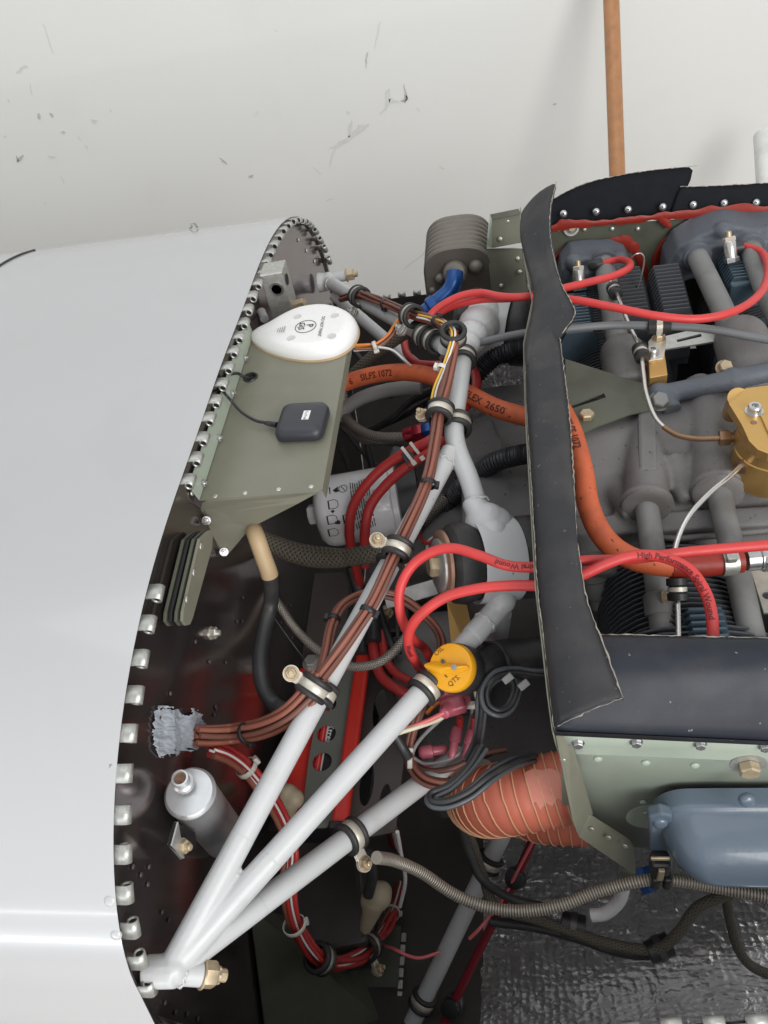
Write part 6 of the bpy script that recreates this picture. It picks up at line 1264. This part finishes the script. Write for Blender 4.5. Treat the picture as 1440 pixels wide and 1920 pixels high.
for c_, d_, r_, lb in ((at(1075, 1735, Z=-.22), (1, -.2, -.05), .010, 'black rubber clamp on the paired dark cables over the foil'), (at(1236, 1778, Z=-.21), (1, .4, .1), .0095, 'black rubber clamp at the lowest bend of the dark cables'), (at(968, 1645, Z=-.24), (.2, .5, -.8), .009, 'black clamp on the red push cable near the strut'), (at(848, 1886, Z=-.36), (.2, .5, -.8), .009, 'black clamp on the red push cable at the bottom')):
    t = thing('rubber_clamp', lb, 'clamp', 'black rubber clamps'); d_ = V(d_).normalized(); lathe('cushion', [(r_*.6, -.012), (r_*1.1, -.011), (r_*1.15, .011), (r_*.6, .012)], c_, d_, m_blk, t, 16); lathe('band', [(r_*1.1, -.003), (r_*1.25, -.003), (r_*1.25, .003), (r_*1.1, .003)], c_, d_, m_flange, t, 16)
m_maroon = M('maroon_sheath', (0.20, 0.012, 0.022), 0.5, var=0.12)
tag(hose('red_push_cable', [(1000, 1572, -.20), (968, 1645, -.24), (930, 1720, -.28), (890, 1800, -.32), (848, 1886, -.36), (825, 1935, -.38)], .0048, m_maroon, None, 6, 12), 'dark red push cable running parallel to the grey strut', 'cable')
tag(hose('thin_wire', [(1000, 1576, -.19), (972, 1630, -.22), (940, 1690, -.25), (900, 1740, -.26), (880, 1760, -.27)], .0018, m_pinkl, None, 6, 8), 'thin pink-white wire beside the dark red push cable', 'wire')

# ================================================================ lower cowl and firewall foot
cw = thing('lower_cowl', 'white lower engine cowl still in place, lined with crinkled foil', 'cowl')
def tub(x, k=0.0):
    w = float(np.interp(x, [0, .05, .12, .22, .30, .36, .6, 1], [.513, .520, .530, .530, .512, .5015, .492, .47])); zb = -0.44+0.10*max(0, x-.25); z0 = float(np.interp(x, [0, .2, .36, .6, 1], [0, .01, .042, .055, .06]))
    pts = [(-w, z0), (-w*1.01, z0-.05), (-w*.99, -.16), (-w*.92, -.28), (-w*.78, zb+.05), (-w*.55, zb), (0, zb-.01), (w*.55, zb), (w*.78, zb+.05), (w*.92, -.28), (w*.99, -.18), (w*1.01, -.11), (w, -.05-.02*x)]
    c = sum((V((0, y, z)) for y, z in pts), V())/len(pts); return [V((x, y*(1-k), z+k*.3)) for y, z in pts]
xs_ = [0.012, .05, .1, .16, .24, .34, .46, .60, .78, .95]
rowsf = [spline(tub(x, .006), 4) for x in [.20, .22]+xs_[4:]]
for r_ in rowsf[1:]:
    for p in r_:
        p += V((0, 0, .004*math.sin(p.y*47+p.x*31)+.003*math.sin(p.x*80-p.y*23)))
loft('foil_lining', rowsf, m_foil, cw, sub=1)
loft('shell', [spline(tub(x), 4) for x in xs_], m_skin, cw)
loft('bay_shade_sheet', [spline(tub(x, .016 if x < .01 else .008), 4) for x in (.0008, .05, .1, .16, .203)], m_brk2, cw)  # dark sheet added to keep the rear of the bay in shade
ne, fe_ = [tub(x)[0] for x in xs_], [tub(x)[-1] for x in xs_]
for path, nrm in ((ne, V((0, -1, 0))), (fe_, V((0, 1, 0)))):
    L = plen(path); n = int(L[-1]/.0254); P = resample(path, .0254)
    for k in range(len(P)-1):
        t = (P[k+1]-P[k]).normalized(); o = obj('hinge_knuckle', km if nrm.y < 0 else kmd if 'kmd' in globals() else km, cw)
        x_, y_ = V((0, 0, 1)), t; z_ = x_.cross(y_).normalized(); x_ = y_.cross(z_)
        q_ = P[k]+V((0, 0, -.004)); o.matrix_local = Matrix(((x_.x, y_.x, z_.x, q_.x), (x_.y, y_.y, z_.y, q_.y), (x_.z, y_.z, z_.z, q_.z), (0, 0, 0, 1)))
# sloping foot of the firewall with its hinge
ff = thing('firewall_foot', 'dark green sloping panel with hinge strip at the foot of the firewall', 'panel')
plate('panel', [at(470, 1700, X=.004), at(620, 1740, X=.02), at(752, 1735, Z=-.405), at(744, 1940, Z=-.405), at(500, 1940, X=.004)], .002, m_zincd, ff)
for k in range(9):
    a, b = at(757-k*1.5, 1752+k*22, Z=-.398), at(756-k*1.5, 1764+k*22, Z=-.398); box('hinge_knuckle', (a+b)/2, b-a, (1, 0, 0), (0, 0, 1), .010, .006, .004, m_aluw, ff, .001)
tag(box('dark_gearbox', at(620, 1690, Z=-.32), (1, .2, 0), (-.2, 1, 0), (0, 0, 1), .09, .13, .09, m_brk2, None, .006), 'dark boxy housing deep in the lower bay below the battery', 'housing')
tag(box('dark_sump', at(955, 1335, Z=-.26), (1, .1, 0), (-.1, 1, 0), (0, 0, 1), .22, .20, .14, m_case, None, .012), 'dark grey sump casting deep below the oil filler', 'sump')
tg = plate('gold_plate', [at(838, 1130, Z=-.03), at(872, 1120, Z=-.03), at(888, 1190, Z=-.05), at(880, 1230, Z=-.06), at(848, 1230, Z=-.06)], .004, m_gold, None); tag(tg, 'gold anodised plate glimpsed behind the red leads and isolator', 'metal plate')

mg = thing('magneto', 'dark grey magneto-like housing behind the oil filter and mount fork', 'housing')
cast('body', [box_vf((0.19, 0.02, -0.13), (1, 0, 0), (0, 1, 0), (0, 0, 1), .09, .11, .14), tcone(V((0.15, 0.03, -0.08)), V((0.23, 0.03, -0.08)), .036, .042), box_vf((0.175, -0.11, -0.20), (1, .1, 0), (-.1, 1, 0), (0, 0, 1), .10, .10, .16), tcone(V((0.15, -0.10, -0.12)), V((0.22, -0.10, -0.12)), .03, .034)], m_case, mg, .003, 6)

# dark plumbing filling the bay behind the mount
for pts, r, m, lb in (([(812, 732, .02), (770, 752, .0), (735, 784, -.02), (702, 806, -.04), (690, 835, -.06), (700, 880, -.08)], .0055, m_blkc, 'dark cable dropping from the orange hose toward the braided hoses'),
                      ([(806, 752, .0), (770, 772, -.02), (728, 792, -.04), (700, 803, -.05), (660, 812, -.06)], .0048, m_blkc, 'dark cable just below the first one behind the red fitting'),
                      ([(640, 842, -.06), (652, 870, -.08), (672, 905, -.1)], .0035, m_blkc, 'thin black cable beside the shelf edge above the oil filter'),
                      ([(745, 842, .0), (735, 870, -.02), (738, 905, -.04), (750, 930, -.06)], .0060, m_gryh, 'dull grey tube behind the two red cables'),
                      ([(830, 1010, -.02), (800, 1018, -.03), (785, 1000, -.04), (790, 980, -.04)], .0022, m_redd, 'thin red wire curling beside the near rubber isolator'),
                      ([(836, 1000, -.02), (806, 1012, -.03), (800, 1035, -.04)], .0018, m_white, 'thin white wire beside the near rubber isolator'),
                      ([(700, 1110, -.09), (712, 1150, -.1), (730, 1200, -.1), (748, 1230, -.11)], .0050, m_blkc, 'black hose running down right of the cable boots'),
                      ([(920, 1410, -.08), (890, 1420, -.08), (850, 1428, -.08), (815, 1425, -.08)], .0040, m_brownd, 'dark brown cable behind the pink terminals'),
                      ([(745, 1560, -.12), (752, 1600, -.16), (760, 1650, -.2), (750, 1700, -.24)], .0020, m_white, 'thin white wire dropping beside the spiral hose end'),
                      ([(690, 1600, -.15), (698, 1640, -.18), (690, 1680, -.2)], .0055, m_blkc, 'short black hose above the tan rubber boot'),
                      ([(640, 800, -.05), (665, 830, -.07), (690, 860, -.09), (720, 880, -.1)], .0028, m_blkc, 'thin dark wire under the shelf edge behind the hoses'),
                      ([(905, 850, -.01), (920, 830, .0), (928, 812, .01)], .0060, m_tan, 'tan taped stub standing beside the mount fork'),
                      ([(650, 640, .02), (690, 690, .0), (720, 720, -.02), (735, 745, -.04)], .0040, m_blkc, 'black cable under the dark slanting hose beside the antenna')):
    tag(hose('bay_cable', pts, r, m, None, 8, 10), lb, 'cable', 'dark cables deep in the engine bay')
gb_ = thing('grey_crossbar', 'flat grey bar crossing the bay behind the bright red leads', 'bar')
box('bar', at(790, 1108, Z=-.07), pdir(700, 1128, 850, 1085), pdir(700, 1100, 706, 1125), FW, .085, .018, .004, m_aluw, gb_, .001)
for k, (x, y) in enumerate(((693, 756), (697, 780), (701, 803), (717, 744), (722, 768))):
    pass
rl = thing('relay', 'dark square relay with ribs deep in the bay behind the brown wire loop', 'relay')
box('body', at(735, 1165, Z=-.13), (1, .1, 0), (-.1, 1, 0), (0, 0, 1), .05, .06, .04, m_blk, rl, .003)
for k in range(4): box('rib', at(735, 1165, Z=-.108)+V((-.018+.012*k, 0, 0)), (1, .1, 0), (-.1, 1, 0), (0, 0, 1), .004, .05, .004, m_brk2, rl, .0008)
hexbolt('stud', at(725, 1150, Z=-.108), (0, 0, 1), .006, .006, m_cad, rl, washer=.008, shank=.006)

st_ = thing('drilled_tab', 'pale drilled metal tab beside the near pushrod tube at the right edge', 'bracket')
O = at(1425, 1090, Z=.05)
def l9(x, y): qq = at(x, y, Z=.05)-O; return (qq.x, qq.y)
cxq, cyq = l9(1438, 1118)
plate2d('tab', [l9(*p) for p in ((1408, 1072), (1500, 1064), (1500, 1150), (1432, 1150))], [circ(cxq, cyq, .004, 16)], O, (1, 0, 0), (0, 1, 0), .002, m_aluw, st_)
